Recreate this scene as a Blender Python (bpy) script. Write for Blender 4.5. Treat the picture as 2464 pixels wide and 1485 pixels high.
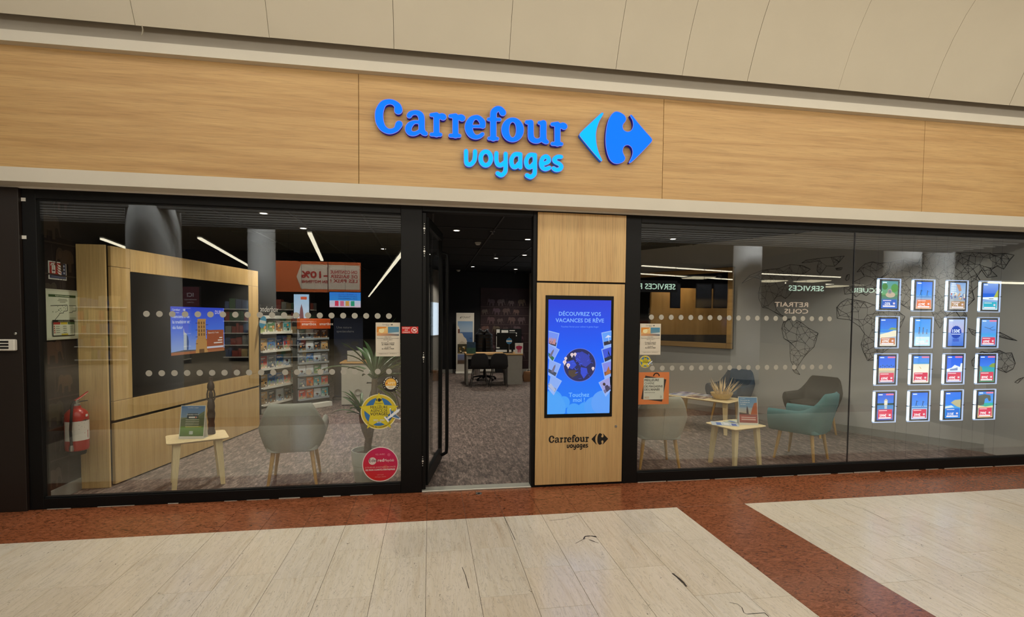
import bpy, math, random
import numpy as np
from mathutils import Vector, Matrix

for o in list(bpy.data.objects):
    bpy.data.objects.remove(o)
SC = bpy.context.scene
COL = SC.collection
R = math.radians
PI = math.pi
random.seed(7)

# ------------------------------------------------------------------ camera
F, CY, YAW, PIT, ROL, DC, HC = 1220.836, 814.956, R(-9.2067), R(-2.25424), R(0.50977), 4.66632, 1.6
IW, IH = 2464, 1485
cam = bpy.data.cameras.new('camera')
camo = bpy.data.objects.new('camera', cam)
COL.objects.link(camo)
cam.sensor_fit = 'HORIZONTAL'
cam.sensor_width = 36.0
cam.lens = 36.0 * F / IW
cam.shift_y = (CY - IH / 2) / IW
cam.clip_start = 0.05
cam.clip_end = 200
# view basis: rotate level view (looking +Y) by roll, pitch, yaw
_base = Matrix.Rotation(R(90), 3, 'X')
_rot = Matrix.Rotation(YAW, 3, 'Z') @ Matrix.Rotation(PIT, 3, 'X') @ _base @ Matrix.Rotation(ROL, 3, 'Z')
camo.matrix_world = Matrix.Translation((0, -DC, HC)) @ _rot.to_4x4()
SC.camera = camo

# ------------------------------------------------------------------ view
SC.view_settings.view_transform = 'Standard'
SC.view_settings.look = 'None'
SC.view_settings.gamma = 1.0
SC.view_settings.use_curve_mapping = False
SC.view_settings.exposure = 0.0

# ------------------------------------------------------------------ world: dim warm ambience of the rest of the mall
wd = bpy.data.worlds.new('world')
SC.world = wd
wd.use_nodes = True
wd.node_tree.nodes['Background'].inputs['Color'].default_value = (1.0, 0.86, 0.68, 1)
wd.node_tree.nodes['Background'].inputs['Strength'].default_value = 0.11


def area_light(name, loc, target, sx, sy, power, color):
    l = bpy.data.lights.new(name, 'AREA')
    l.shape = 'RECTANGLE'
    l.size, l.size_y = sx, sy
    l.energy = power
    l.color = color
    o = bpy.data.objects.new(name, l)
    COL.objects.link(o)
    o.location = loc
    d = Vector(target) - Vector(loc)
    o.rotation_euler = d.to_track_quat('-Z', 'Y').to_euler()
    return o


WARM = (1.0, 0.945, 0.84)
# mall corridor ceiling lighting high in the vault, then three unseen fill lights added
area_light('corridor_vault_light', (2.2, -2.7, 5.3), (2.2, -2.5, 0), 11.0, 1.2, 140, WARM)
area_light('corridor_side_fill', (3.4, -4.1, 3.68), (3.4, 0.0, 2.4), 12.0, 0.5, 145, WARM)  # unseen fill without a fixture, set low to light fascia and upper band frontally
area_light('hall_column_fill', (4.0, -4.1, 5.0), (4.0, -9.0, 3.0), 24.0, 1.0, 1900, (0.97, 0.97, 0.97))  # unseen fill added to brighten the white columns mirrored in the glass
area_light('hall_rear_fill', (0.0, -10.5, 5.6), (0.0, -14.0, 1.5), 24.0, 3.0, 1400, (1.0, 0.93, 0.80))  # unseen fill added so the price banner and rear hall show in reflection


# ------------------------------------------------------------------ pixel helpers (full-frame 2464 x 1485)
def ray(px, py):
    x = (px - 1232) / F
    y = -(py - CY) / F
    c, s = math.cos(ROL), math.sin(ROL)
    x, y = c * x - s * y, s * x + c * y
    c, s = math.cos(PIT), math.sin(PIT)
    X, Y, Z = x, c - y * s, s + y * c
    c, s = math.cos(YAW), math.sin(YAW)
    return Vector((c * X - s * Y, s * X + c * Y, Z))


CAM = Vector((0, -DC, HC))


def onY(px, py, y):
    v = ray(px, py)
    return CAM + v * ((y + DC) / v.y)


def onX(px, py, x):
    v = ray(px, py)
    return CAM + v * (x / v.x)


def onZ(px, py, z):
    v = ray(px, py)
    return CAM + v * ((z - HC) / v.z)


def onP(px, py, p0, n):
    v = ray(px, py)
    return CAM + v * ((Vector(p0) - CAM).dot(n) / v.dot(n))


# ------------------------------------------------------------------ colours and materials
def lin(h):
    h = h.lstrip('#')
    r = [int(h[i:i + 2], 16) / 255 for i in (0, 2, 4)]
    return tuple(v / 12.92 if v <= 0.04045 else ((v + 0.055) / 1.055) ** 2.4 for v in r)


MATS = {}


def nodes_of(name):
    m = bpy.data.materials.new(name)
    m.use_nodes = True
    nt = m.node_tree
    return m, nt, nt.nodes['Principled BSDF'], nt.nodes['Material Output']


def mixcol(nt, fac, a, b):
    n = nt.nodes.new('ShaderNodeMix')
    n.data_type = 'RGBA'
    if isinstance(fac, (int, float)):
        n.inputs[0].default_value = fac
    else:
        nt.links.new(fac, n.inputs[0])
    for i, v in ((6, a), (7, b)):
        if isinstance(v, tuple):
            n.inputs[i].default_value = (*v[:3], 1)
        else:
            nt.links.new(v, n.inputs[i])
    return n.outputs[2]


def coords(nt, scale=(1, 1, 1), kind='Object', rnd=0.0, rot=(0, 0, 0)):
    tc = nt.nodes.new('ShaderNodeTexCoord')
    mp = nt.nodes.new('ShaderNodeMapping')
    mp.inputs['Scale'].default_value = scale
    mp.inputs['Rotation'].default_value = rot
    nt.links.new(tc.outputs[kind], mp.inputs['Vector'])
    if rnd:
        oi = nt.nodes.new('ShaderNodeObjectInfo')
        mu = nt.nodes.new('ShaderNodeMath')
        mu.operation = 'MULTIPLY'
        mu.inputs[1].default_value = rnd
        nt.links.new(oi.outputs['Random'], mu.inputs[0])
        cb = nt.nodes.new('ShaderNodeCombineXYZ')
        for i in range(3):
            nt.links.new(mu.outputs[0], cb.inputs[i])
        nt.links.new(cb.outputs[0], mp.inputs['Location'])
    return mp.outputs[0]


def noise(nt, vec, scale, detail=4, rough=0.55, dist=0.0):
    n = nt.nodes.new('ShaderNodeTexNoise')
    n.inputs['Scale'].default_value = scale
    n.inputs['Detail'].default_value = detail
    n.inputs['Roughness'].default_value = rough
    n.inputs['Distortion'].default_value = dist
    nt.links.new(vec, n.inputs['Vector'])
    return n.outputs['Fac']


def ramp(nt, fac, stops):
    n = nt.nodes.new('ShaderNodeValToRGB')
    el = n.color_ramp.elements
    while len(el) < len(stops):
        el.new(0.5)
    for e, (p, c) in zip(el, stops):
        e.position = p
        if isinstance(c, (int, float)):
            c = (c, c, c)
        e.color = (*c[:3], 1)
    nt.links.new(fac, n.inputs[0])
    return n.outputs['Color']


def bump(nt, bs, h, strength, distance=0.002):
    b = nt.nodes.new('ShaderNodeBump')
    b.inputs['Strength'].default_value = strength
    b.inputs['Distance'].default_value = distance
    nt.links.new(h, b.inputs['Height'])
    nt.links.new(b.outputs[0], bs.inputs['Normal'])


def mat(name, col, rough=0.5, metal=0.0, var=0.12, scale=12, bmp=0.0, spec=0.5, emit=0.0):
    """plain surface with a fine procedural mottling"""
    if name in MATS:
        return MATS[name]
    c = lin(col) if isinstance(col, str) else col
    m, nt, bs, out = nodes_of(name)
    v = coords(nt)
    f = noise(nt, v, scale, 5, 0.6)
    lo = tuple(x * (1 - var) for x in c)
    hi = tuple(min(1, x * (1 + var)) for x in c)
    nt.links.new(mixcol(nt, f, lo, hi), bs.inputs['Base Color'])
    bs.inputs['Roughness'].default_value = rough
    bs.inputs['Metallic'].default_value = metal
    bs.inputs['Specular IOR Level'].default_value = spec
    if bmp:
        bump(nt, bs, noise(nt, v, scale * 12, 3, 0.6), bmp)
    if emit:
        bs.inputs['Emission Color'].default_value = (*c, 1)
        bs.inputs['Emission Strength'].default_value = emit
    MATS[name] = m
    return m


def wood(name, light, dark, axis, rough=0.45, k=1.0, rnd=3.0, contrast=1.0):
    """straight-grained oak; axis 0/1/2 is the grain direction"""
    if name in MATS:
        return MATS[name]
    a, b = lin(light), lin(dark)
    m, nt, bs, out = nodes_of(name)
    s1 = [22 * k] * 3
    s1[axis] = 0.9 * k
    v = coords(nt, tuple(s1), rnd=rnd)
    broad = noise(nt, v, 0.55, 3, 0.5, 0.6)
    s2 = [120 * k] * 3
    s2[axis] = 2.6 * k
    v2 = coords(nt, tuple(s2), rnd=rnd)
    fine = noise(nt, v2, 1.0, 6, 0.7)
    mid = tuple(x * 0.6 + y * 0.4 for x, y in zip(a, b))
    c1 = ramp(nt, broad, [(0.22, b), (0.50, mid), (0.80, a)])
    g = ramp(nt, fine, [(0.33, 0.62), (0.50, 0.94), (0.62, 1.0)])
    mx = nt.nodes.new('ShaderNodeMix')
    mx.data_type = 'RGBA'
    mx.blend_type = 'MULTIPLY'
    mx.inputs[0].default_value = 0.75 * contrast
    nt.links.new(c1, mx.inputs[6])
    nt.links.new(g, mx.inputs[7])
    nt.links.new(mx.outputs[2], bs.inputs['Base Color'])
    bs.inputs['Roughness'].default_value = rough
    bump(nt, bs, fine, 0.06)
    MATS[name] = m
    return m


def emis(name, col, strength):
    if name in MATS:
        return MATS[name]
    c = lin(col) if isinstance(col, str) else col
    m, nt, bs, out = nodes_of(name)
    bs.inputs['Base Color'].default_value = (*[x * 0.04 for x in c], 1)
    bs.inputs['Specular IOR Level'].default_value = 0.1
    bs.inputs['Emission Color'].default_value = (*c, 1)
    bs.inputs['Emission Strength'].default_value = strength
    bs.inputs['Roughness'].default_value = 0.4
    MATS[name] = m
    return m


def printmat(name, emit=0.0, rough=0.55, base=1.0):
    """flat print: colours come from the mesh's own print layer"""
    if name in MATS:
        return MATS[name]
    m, nt, bs, out = nodes_of(name)
    at = nt.nodes.new('ShaderNodeAttribute')
    at.attribute_name = 'ink'
    if emit:
        nt.links.new(at.outputs['Color'], bs.inputs['Emission Color'])
        bs.inputs['Emission Strength'].default_value = emit
        bs.inputs['Base Color'].default_value = (0.02, 0.02, 0.02, 1)
    else:
        nt.links.new(at.outputs['Color'], bs.inputs['Base Color'])
    bs.inputs['Roughness'].default_value = rough
    MATS[name] = m
    return m


def glassmat(name, f0=0.066, tint=(0.96, 0.98, 0.97)):
    """thin clear pane: mirror-like reflection by viewing angle over plain see-through"""
    if name in MATS:
        return MATS[name]
    m = bpy.data.materials.new(name)
    m.use_nodes = True
    nt = m.node_tree
    nt.nodes.remove(nt.nodes['Principled BSDF'])
    out = nt.nodes['Material Output']
    tr = nt.nodes.new('ShaderNodeBsdfTransparent')
    tr.inputs[0].default_value = (*tint, 1)
    gl = nt.nodes.new('ShaderNodeBsdfGlossy')
    gl.inputs['Roughness'].default_value = 0.0
    gl.inputs['Color'].default_value = (1, 1, 1, 1)
    lw = nt.nodes.new('ShaderNodeLayerWeight')
    lw.inputs['Blend'].default_value = 0.5
    pw = nt.nodes.new('ShaderNodeMath')
    pw.operation = 'POWER'
    pw.inputs[1].default_value = 5.0
    nt.links.new(lw.outputs['Facing'], pw.inputs[0])
    mr = nt.nodes.new('ShaderNodeMapRange')
    mr.inputs['To Min'].default_value = f0
    mr.inputs['To Max'].default_value = 0.9
    nt.links.new(pw.outputs[0], mr.inputs['Value'])
    mx = nt.nodes.new('ShaderNodeMixShader')
    nt.links.new(mr.outputs[0], mx.inputs[0])
    nt.links.new(tr.outputs[0], mx.inputs[1])
    nt.links.new(gl.outputs[0], mx.inputs[2])
    nt.links.new(mx.outputs[0], out.inputs['Surface'])
    MATS[name] = m
    return m


# ------------------------------------------------------------------ mesh builder
class MB:
    def __init__(s):
        s.v, s.f, s.mi, s.cur = [], [], [], 0

    def add(s, vs, fs):
        b = len(s.v)
        s.v += [tuple(v) for v in vs]
        s.f += [tuple(b + i for i in f) for f in fs]
        s.mi += [s.cur] * len(fs)
        return s

    def box(s, x0, x1, y0, y1, z0, z1, M=None):
        vs = [(x0, y0, z0), (x1, y0, z0), (x1, y1, z0), (x0, y1, z0), (x0, y0, z1), (x1, y0, z1), (x1, y1, z1), (x0, y1, z1)]
        if M is not None:
            vs = [M @ Vector(v) for v in vs]
        return s.add(vs, [(0, 3, 2, 1), (4, 5, 6, 7), (0, 1, 5, 4), (1, 2, 6, 5), (2, 3, 7, 6), (3, 0, 4, 7)])

    def cbox(s, x0, x1, y0, y1, z0, z1, c=0.004):
        """box with chamfered edges"""
        def ring(z, i):
            return [(x0 + i + c, y0 + i, z), (x1 - i - c, y0 + i, z), (x1 - i, y0 + i + c, z), (x1 - i, y1 - i - c, z),
                    (x1 - i - c, y1 - i, z), (x0 + i + c, y1 - i, z), (x0 + i, y1 - i - c, z), (x0 + i, y0 + i + c, z)]
        return s.loft([ring(z0, c * 0.7), ring(z0 + c, 0), ring(z1 - c, 0), ring(z1, c * 0.7)])

    def loft(s, rings, caps=True, closed=True):
        n = len(rings[0])
        vs = [p for r in rings for p in r]
        fs = []
        for i in range(len(rings) - 1):
            for j in range(n if closed else n - 1):
                k = (j + 1) % n
                fs.append((i * n + j, i * n + k, (i + 1) * n + k, (i + 1) * n + j))
        if caps:
            fs.append(tuple(reversed(range(n))))
            fs.append(tuple((len(rings) - 1) * n + j for j in range(n)))
        return s.add(vs, fs)

    def lathe(s, prof, n=24, c=(0, 0, 0)):
        rings = [[(c[0] + r * math.cos(2 * PI * j / n), c[1] + r * math.sin(2 * PI * j / n), c[2] + z) for j in range(n)] for r, z in prof]
        return s.loft(rings)

    def tube(s, pts, rad, n=10, caps=True, flat=None):
        """sweep a circle along points; rad is one number or one per point"""
        pts = [Vector(p) for p in pts]
        if isinstance(rad, (int, float)):
            rad = [rad] * len(pts)
        rings = []
        up = None
        for i, p in enumerate(pts):
            t = (pts[min(i + 1, len(pts) - 1)] - pts[max(i - 1, 0)]).normalized()
            if up is None:
                up = Vector((0, 0, 1)) if abs(t.z) < 0.9 else Vector((1, 0, 0))
            a = t.cross(up)
            if a.length < 1e-5:
                a = t.cross(Vector((0, 1, 0.01)))
            a.normalize()
            b = a.cross(t).normalized()
            up = b
            fl = flat or 1.0
            rings.append([p + a * (rad[i] * math.cos(2 * PI * j / n)) + b * (rad[i] * fl * math.sin(2 * PI * j / n)) for j in range(n)])
        return s.loft(rings, caps)

    def prism(s, poly, d0, d1, M=None):
        """polygon in local xy extruded along z from d0 to d1"""
        n = len(poly)
        vs = [(x, y, d0) for x, y in poly] + [(x, y, d1) for x, y in poly]
        if M is not None:
            vs = [M @ Vector(v) for v in vs]
        return s.add(vs, [tuple(reversed(range(n))), tuple(range(n, 2 * n))] + [(i, (i + 1) % n, n + (i + 1) % n, n + i) for i in range(n)])

    def mesh(s, name, mats, smooth=False):
        me = bpy.data.meshes.new(name)
        me.from_pydata(s.v, [], s.f)
        for m in (mats if isinstance(mats, (list, tuple)) else [mats]):
            me.materials.append(m)
        if any(s.mi):
            me.polygons.foreach_set('material_index', s.mi)
        if smooth:
            me.polygons.foreach_set('use_smooth', [True] * len(me.polygons))
            try:
                me.set_sharp_from_angle(angle=R(smooth if smooth is not True else 50))
            except Exception:
                pass
        me.update()
        return me

    def build(s, name, mats, parent=None, smooth=False):
        return link(name, s.mesh(name, mats, smooth), parent)


def link(name, me, parent=None, loc=None, rz=None):
    o = bpy.data.objects.new(name, me)
    COL.objects.link(o)
    if parent is not None:
        o.parent = parent
    if loc is not None:
        o.location = loc
    if rz is not None:
        o.rotation_euler = (0, 0, rz)
    return o


def empty(name, loc=(0, 0, 0), rz=0.0):
    o = bpy.data.objects.new(name, None)
    o.empty_display_size = 0.1
    COL.objects.link(o)
    o.location = loc
    o.rotation_euler = (0, 0, rz)
    return o


def tag(o, label=None, cat=None, group=None, kind=None):
    if label:
        o['label'] = label
    if cat:
        o['category'] = cat
    if group:
        o['group'] = group
    if kind:
        o['kind'] = kind
    return o


def thing(name, label, cat, loc=(0, 0, 0), rz=0.0, group=None):
    return tag(empty(name, loc, rz), label, cat, group)


def struct(o, label, cat=None):
    return tag(o, label, cat, kind='structure')


# ------------------------------------------------------------------ flat text and print
_txt = {}


def text2d(sx, size=1.0, bold=0.0, align='CENTER', shear=0.0, spacing=1.0):
    key = (sx, bold, shear, spacing)
    if key not in _txt:
        cu = bpy.data.curves.new('t', 'FONT')
        cu.body = sx
        cu.size = 1.0
        cu.offset = bold
        cu.shear = shear
        cu.space_character = spacing
        cu.resolution_u = 2
        cu.fill_mode = 'FRONT'
        ob = bpy.data.objects.new('t', cu)
        me = ob.to_mesh()
        vs = [(v.co.x, v.co.y) for v in me.vertices]
        fs = [tuple(p.vertices) for p in me.polygons]
        ob.to_mesh_clear()
        bpy.data.objects.remove(ob)
        bpy.data.curves.remove(cu)
        _txt[key] = (vs, fs)
    vs, fs = _txt[key]
    if not vs:
        return [], []
    x0, x1 = min(v[0] for v in vs), max(v[0] for v in vs)
    off = {'CENTER': -(x0 + x1) / 2, 'LEFT': -x0, 'RIGHT': -x1}[align]
    return [((x + off) * size, y * size) for x, y in vs], fs


class Art:
    """coloured flat shapes on a sheet; u to the right, v up, each new shape 0.25 mm proud of the last"""
    def __init__(s, step=0.00025):
        s.v, s.f, s.c, s.h, s.step = [], [], [], 0.0, step

    def raw(s, vs, fs, col, bump_=True):
        b = len(s.v)
        if bump_:
            s.h += s.step
        s.v += [(x, y, s.h) for x, y in vs]
        for f in fs:
            s.f.append(tuple(b + i for i in f))
            for i in f:
                s.c.append(col(vs[i][0], vs[i][1]) if callable(col) else col)
        return s

    def poly(s, pts, col, up=True):
        if isinstance(col, str):
            col = lin(col)
        a = sum(pts[i][0] * pts[(i + 1) % len(pts)][1] - pts[(i + 1) % len(pts)][0] * pts[i][1] for i in range(len(pts)))
        if a < 0:
            pts = pts[::-1]
        return s.raw(pts, [tuple(range(len(pts)))], col, up)

    def rect(s, x0, y0, x1, y1, col, col2=None, up=True, hor=False):
        """col2: second ink of a printed blend, bottom to top"""
        if isinstance(col, str):
            col = lin(col)
        if col2 is not None:
            c2 = lin(col2) if isinstance(col2, str) else col2
            c1 = col
            if hor:
                col = lambda x, y: tuple(p + (q - p) * ((x - x0) / (x1 - x0)) for p, q in zip(c1, c2))
            else:
                col = lambda x, y: tuple(p + (q - p) * ((y - y0) / (y1 - y0)) for p, q in zip(c1, c2))
        return s.poly([(x0, y0), (x1, y0), (x1, y1), (x0, y1)], col, up)

    def disc(s, x, y, r, col, n=28, ry=None, up=True):
        ry = ry or r
        return s.poly([(x + r * math.cos(2 * PI * i / n), y + ry * math.sin(2 * PI * i / n)) for i in range(n)], col, up)

    def rrect(s, x0, y0, x1, y1, r, col):
        p = []
        for cx, cy, a0 in ((x1 - r, y0 + r, -90), (x1 - r, y1 - r, 0), (x0 + r, y1 - r, 90), (x0 + r, y0 + r, 180)):
            p += [(cx + r * math.cos(R(a0 + t)), cy + r * math.sin(R(a0 + t))) for t in (0, 30, 60, 90)]
        return s.poly(p, col)

    def line(s, p, q, w, col, up=False):
        d = Vector((q[0] - p[0], q[1] - p[1]))
        if d.length < 1e-6:
            return s
        n = Vector((-d.y, d.x)).normalized() * (w / 2)
        return s.poly([(p[0] - n.x, p[1] - n.y), (q[0] - n.x, q[1] - n.y), (q[0] + n.x, q[1] + n.y), (p[0] + n.x, p[1] + n.y)], col, up)

    def text(s, t, x, y, size, col, bold=0.0, align='CENTER', rot=0.0, width=None, spacing=1.0, shear=0.0):
        if isinstance(col, str):
            col = lin(col)
        vs, fs = text2d(t, size, 0.0, align, shear, spacing)
        if not vs:
            return s
        if width:
            w = max(v[0] for v in vs) - min(v[0] for v in vs)
            k = width / w
            vs = [(a * k, b) for a, b in vs]
        c, sn = math.cos(rot), math.sin(rot)
        d = bold * size
        for k, (ox, oy) in enumerate(((-d, -d), (d, -d), (d, d), (-d, d)) if bold > 0 else ((0, 0),)):
            s.raw([(x + ox + a * c - b * sn, y + oy + a * sn + b * c) for a, b in vs], fs, col, k == 0)
            s.h += 0.00002
        return s

    def build(s, name, material, parent=None, origin=(0, 0, 0), u=(1, 0, 0), v=(0, 0, 1), back=None):
        """origin/u/v place the sheet; sheet faces u x v"""
        u, v = Vector(u).normalized(), Vector(v).normalized()
        n = u.cross(v)
        o0 = Vector(origin)
        me = bpy.data.meshes.new(name)
        me.from_pydata([tuple(o0 + u * a + v * b + n * h) for a, b, h in s.v], [], s.f)
        ca = me.color_attributes.new('ink', 'FLOAT_COLOR', 'CORNER')
        arr = np.ones((len(s.c), 4), dtype=np.float32)
        arr[:, :3] = np.array(s.c, dtype=np.float32).reshape(-1, 3)
        ca.data.foreach_set('color', arr.ravel())
        me.materials.append(material)
        me.update()
        return link(name, me, parent)


def copy_tree(o, parent=None):
    c = o.copy()
    COL.objects.link(c)
    c.parent = parent
    for ch in [x for x in o.children]:
        copy_tree(ch, c)
    return c


BLACK = mat('black_powder_coat', '#090909', 0.55, var=0.15, spec=0.25)
BLACK2 = mat('matt_black', '#070708', 0.7, var=0.15, spec=0.3)
STEEL = mat('brushed_steel', '#b9b9b6', 0.3, 1.0, var=0.08)
WHITE = mat('white_plastic', '#d9d6cc', 0.45, var=0.05)
PRINT = printmat('paper_print')
GLOSSP = printmat('gloss_print', rough=0.25)
GLASS = glassmat('shop_glass')


# =================================================================== MALL FLOOR
def travertine():
    m, nt, bs, out = nodes_of('travertine')
    v = coords(nt, (16, 1.1, 4), rnd=40)
    vein = noise(nt, v, 1.4, 6, 0.65, 1.2)
    v2 = coords(nt, (60, 5, 10), rnd=40)
    fine = noise(nt, v2, 1.0, 5, 0.7, 0.8)
    vp = coords(nt, (55, 26, 20), rnd=40)
    pits = noise(nt, vp, 1.0, 3, 0.7, 1.5)
    c = ramp(nt, vein, [(0.24, lin('#cabaa4')), (0.42, lin('#ded5c4')), (0.62, lin('#e5ddd0')), (0.80, lin('#d4c6b3'))])
    g = ramp(nt, fine, [(0.29, 0.70), (0.40, 0.96), (0.60, 1.0)])
    p = ramp(nt, pits, [(0.305, 0.22), (0.335, 1.0)])
    vl = coords(nt, (15, 2.2, 4), rnd=40)
    ln = noise(nt, vl, 1.0, 7, 0.62, 0.6)
    lines = ramp(nt, ln, [(0.40, 1.0), (0.412, 0.74), (0.424, 1.0), (0.505, 1.0), (0.515, 0.66), (0.525, 1.0), (0.60, 1.0), (0.612, 0.78), (0.624, 1.0)])
    oi = nt.nodes.new('ShaderNodeObjectInfo')
    tint = ramp(nt, oi.outputs['Random'], [(0.0, (0.93, 0.90, 0.86)), (0.4, (1.0, 0.98, 0.95)), (0.75, (0.96, 0.96, 0.96)), (1.0, (1.0, 1.0, 0.99))])
    col = c
    for k, f in ((g, 0.55), (p, 0.9), (lines, 0.85), (tint, 1.0)):
        mx = nt.nodes.new('ShaderNodeMix')
        mx.data_type = 'RGBA'
        mx.blend_type = 'MULTIPLY'
        mx.inputs[0].default_value = f
        nt.links.new(col, mx.inputs[6])
        nt.links.new(k, mx.inputs[7])
        col = mx.outputs[2]
    nt.links.new(col, bs.inputs['Base Color'])
    rr = ramp(nt, vein, [(0.3, 0.26), (0.7, 0.16)])
    nt.links.new(rr, bs.inputs['Roughness'])
    bump(nt, bs, p, 0.15, 0.001)
    return m


def redmarble():
    m, nt, bs, out = nodes_of('red_marble')
    v = coords(nt, (8, 17, 10), rnd=30)
    a = noise(nt, v, 1.5, 6, 0.7, 2.6)
    v2 = coords(nt, (30, 70, 30), rnd=30)
    b = noise(nt, v2, 1.0, 4, 0.7, 2.0)
    c = ramp(nt, a, [(0.33, lin('#3f2214')), (0.42, lin('#7a4528')), (0.52, lin('#96593a')), (0.66, lin('#a86848')), (0.8, lin('#b57a58'))])
    g = ramp(nt, b, [(0.36, 0.45), (0.45, 0.94), (0.7, 1.0)])
    mx = nt.nodes.new('ShaderNodeMix')
    mx.data_type = 'RGBA'
    mx.blend_type = 'MULTIPLY'
    mx.inputs[0].default_value = 0.8
    nt.links.new(c, mx.inputs[6])
    nt.links.new(g, mx.inputs[7])
    nt.links.new(mx.outputs[2], bs.inputs['Base Color'])
    bs.inputs['Roughness'].default_value = 0.2
    return m


TRAV, REDM = travertine(), redmarble()
GROUT = mat('floor_grout', '#5d5346', 0.9, var=0.2, scale=30)
mall_floor = MB().box(-9, 12, -3.86, 0.09, -0.12, -0.0035).build('floor', GROUT)
struct(mall_floor, 'polished mall floor of beige travertine planks with red marble bands', 'floor')

_pm = {}


def plank(x0, x1, y0, y1, m, key):
    w, l = round(x1 - x0 - 0.0022, 4), round(y1 - y0 - 0.0022, 4)
    k = (w, l, key)
    if k not in _pm:
        c = 0.0008
        b = MB()
        b.loft([[(-w / 2, -l / 2, -0.012), (w / 2, -l / 2, -0.012), (w / 2, l / 2, -0.012), (-w / 2, l / 2, -0.012)],
                [(-w / 2, -l / 2, -c), (w / 2, -l / 2, -c), (w / 2, l / 2, -c), (-w / 2, l / 2, -c)],
                [(-w / 2 + c, -l / 2 + c, 0), (w / 2 - c, -l / 2 + c, 0), (w / 2 - c, l / 2 - c, 0), (-w / 2 + c, l / 2 - c, 0)]])
        _pm[k] = b.mesh(key, m)
    return link(key, _pm[k], mall_floor, ((x0 + x1) / 2, (y0 + y1) / 2, 0))


rs = random.Random(3)
seams = [2.09, 1.828]
while seams[-1] > -4.6:
    seams.append(1.828 - 0.308 * (len(seams) - 1))
seams = sorted(seams)
seams_r = [2.723 + 0.308 * k for k in range(18)]
lens = [0.46, 0.54, 0.62, 0.70, 0.78, 0.86]
STRIP = -0.668
for sm in (seams, seams_r):
    for x0, x1 in zip(sm[:-1], sm[1:]):
        y = STRIP
        first = True
        while y > -3.12:
            l = rs.choice(lens) * (rs.choice((0.7, 1.0)) if first else 1.0)
            first = False
            y2 = y - l
            if y2 < -2.75:
                y2 = -3.13
            plank(x0, x1, y2, y, TRAV, 'travertine_plank')
            y = y2
# red marble: strip along the shop front, crossing band, strip on the far side of the aisle
rx = sorted(set([round(-0.02 + 0.308 * k, 3) for k in range(-16, 28)]))
for x0, x1 in zip(rx[:-1], rx[1:]):
    plank(x0, x1, STRIP, 0.0, REDM, 'red_marble_tile')
for x0, x1 in ((2.09, 2.4065), (2.4065, 2.723)):
    y = STRIP
    while y > -3.1:
        y2 = max(-3.13, y - rs.choice((0.9, 1.2)))
        plank(x0, x1, y2, y, REDM, 'red_marble_tile')
        y = y2
for k in range(14):
    plank(-5.2 + k * 1.2, -4.0 + k * 1.2, -3.855, -3.13, REDM, 'red_marble_tile')

# cracks and chips in the stone: dark filler in the gaps
crk = Art(0.0)
CRK = (0.02, 0.014, 0.01)


def crack(pts, w):
    P = [onZ(x, y, 0) for x, y in pts]
    for i, (a, b) in enumerate(zip(P[:-1], P[1:])):
        crk.line((a.x, a.y), (b.x, b.y), w * (0.6 + 0.8 * rs.random()), CRK)


crack([(1385, 1308), (1398, 1301), (1409, 1296)], .006)
crack([(1404, 1297), (1408, 1291), (1420, 1290), (1434, 1291)], .011)
crack([(1418, 1299), (1431, 1304), (1440, 1307)], .006)
crack([(1424, 1290), (1436, 1293)], .014)
crack([(1618, 1380), (1632, 1391), (1645, 1403), (1652, 1412)], .012)
crack([(1755, 1450), (1775, 1454), (1785, 1462), (1790, 1475), (1798, 1478), (1840, 1475), (1850, 1484)], .004)
crack([(2030, 1205), (2040, 1214), (2075, 1223), (2110, 1240), (2138, 1255)], .003)
crack([(1322, 1253), (1360, 1249), (1391, 1240)], .003)
crack([(1112, 1365), (1120, 1385), (1128, 1416)], .005)
crack([(1212, 1241), (1240, 1300)], .003)
ck = crk.build('crack', PRINT, mall_floor, (0, 0, 0.0006), (1, 0, 0), (0, 1, 0))
ck['label'] = 'dark cracks and chipped edges in the stone planks'

# floor socket in the red strip before the door
p = onZ(1152, 1188, 0)
fs_ = thing('floor_bolt_socket', 'small round metal bolt socket set in red marble before the door', 'floor socket', (p.x, p.y, 0))
MB().lathe([(0.030, 0.0), (0.030, 0.003), (0.024, 0.004), (0.020, 0.002)], 20).build('ring', STEEL, fs_)
MB().lathe([(0.012, 0.0), (0.012, 0.0035)], 14).build('hole', BLACK2, fs_)

hall_floor = MB().box(-22, 24, -34, -3.86, -0.12, 0.0).build('floor_hall', mat('hall_tiles', '#c2b59f', 0.22, var=0.12, scale=2))
struct(hall_floor, 'pale tiled floor of the supermarket hall facing the shop', 'floor')

# =================================================================== FASCIA, BANDS, VAULT
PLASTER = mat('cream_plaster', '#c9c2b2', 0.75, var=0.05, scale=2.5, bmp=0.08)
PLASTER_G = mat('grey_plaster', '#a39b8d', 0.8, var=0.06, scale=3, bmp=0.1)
FASC = wood('fascia_oak', '#c9a46c', '#aa824e', 0, 0.5, 1.5)
fascia = MB().box(-9, 11, -0.115, 0.2, 2.70, 3.76).build('wall_front', BLACK2)
struct(fascia, 'shop fascia wall clad in pale oak boards above the glazing', 'wall')
px_ = [-9.0, onY(863, 300, -.14).x, onY(1595.5, 360, -.14).x, onY(2222, 400, -.14).x, 11.0]
for a, b in zip(px_[:-1], px_[1:]):
    MB().cbox(a + .002, b - .002, -0.14, -0.116, 2.715, 3.675, 0.0015).build('oak_panel', FASC, fascia)
t1 = MB().box(-9, 11, -0.18, -0.002, 2.618, 2.727).build('trim_1', PLASTER)
struct(t1, 'cream plaster band below the oak fascia', 'trim')
MB().box(-9, 11, -0.016, -0.001, 2.604, 2.62).build('sealant_bead', WHITE, t1)
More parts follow.
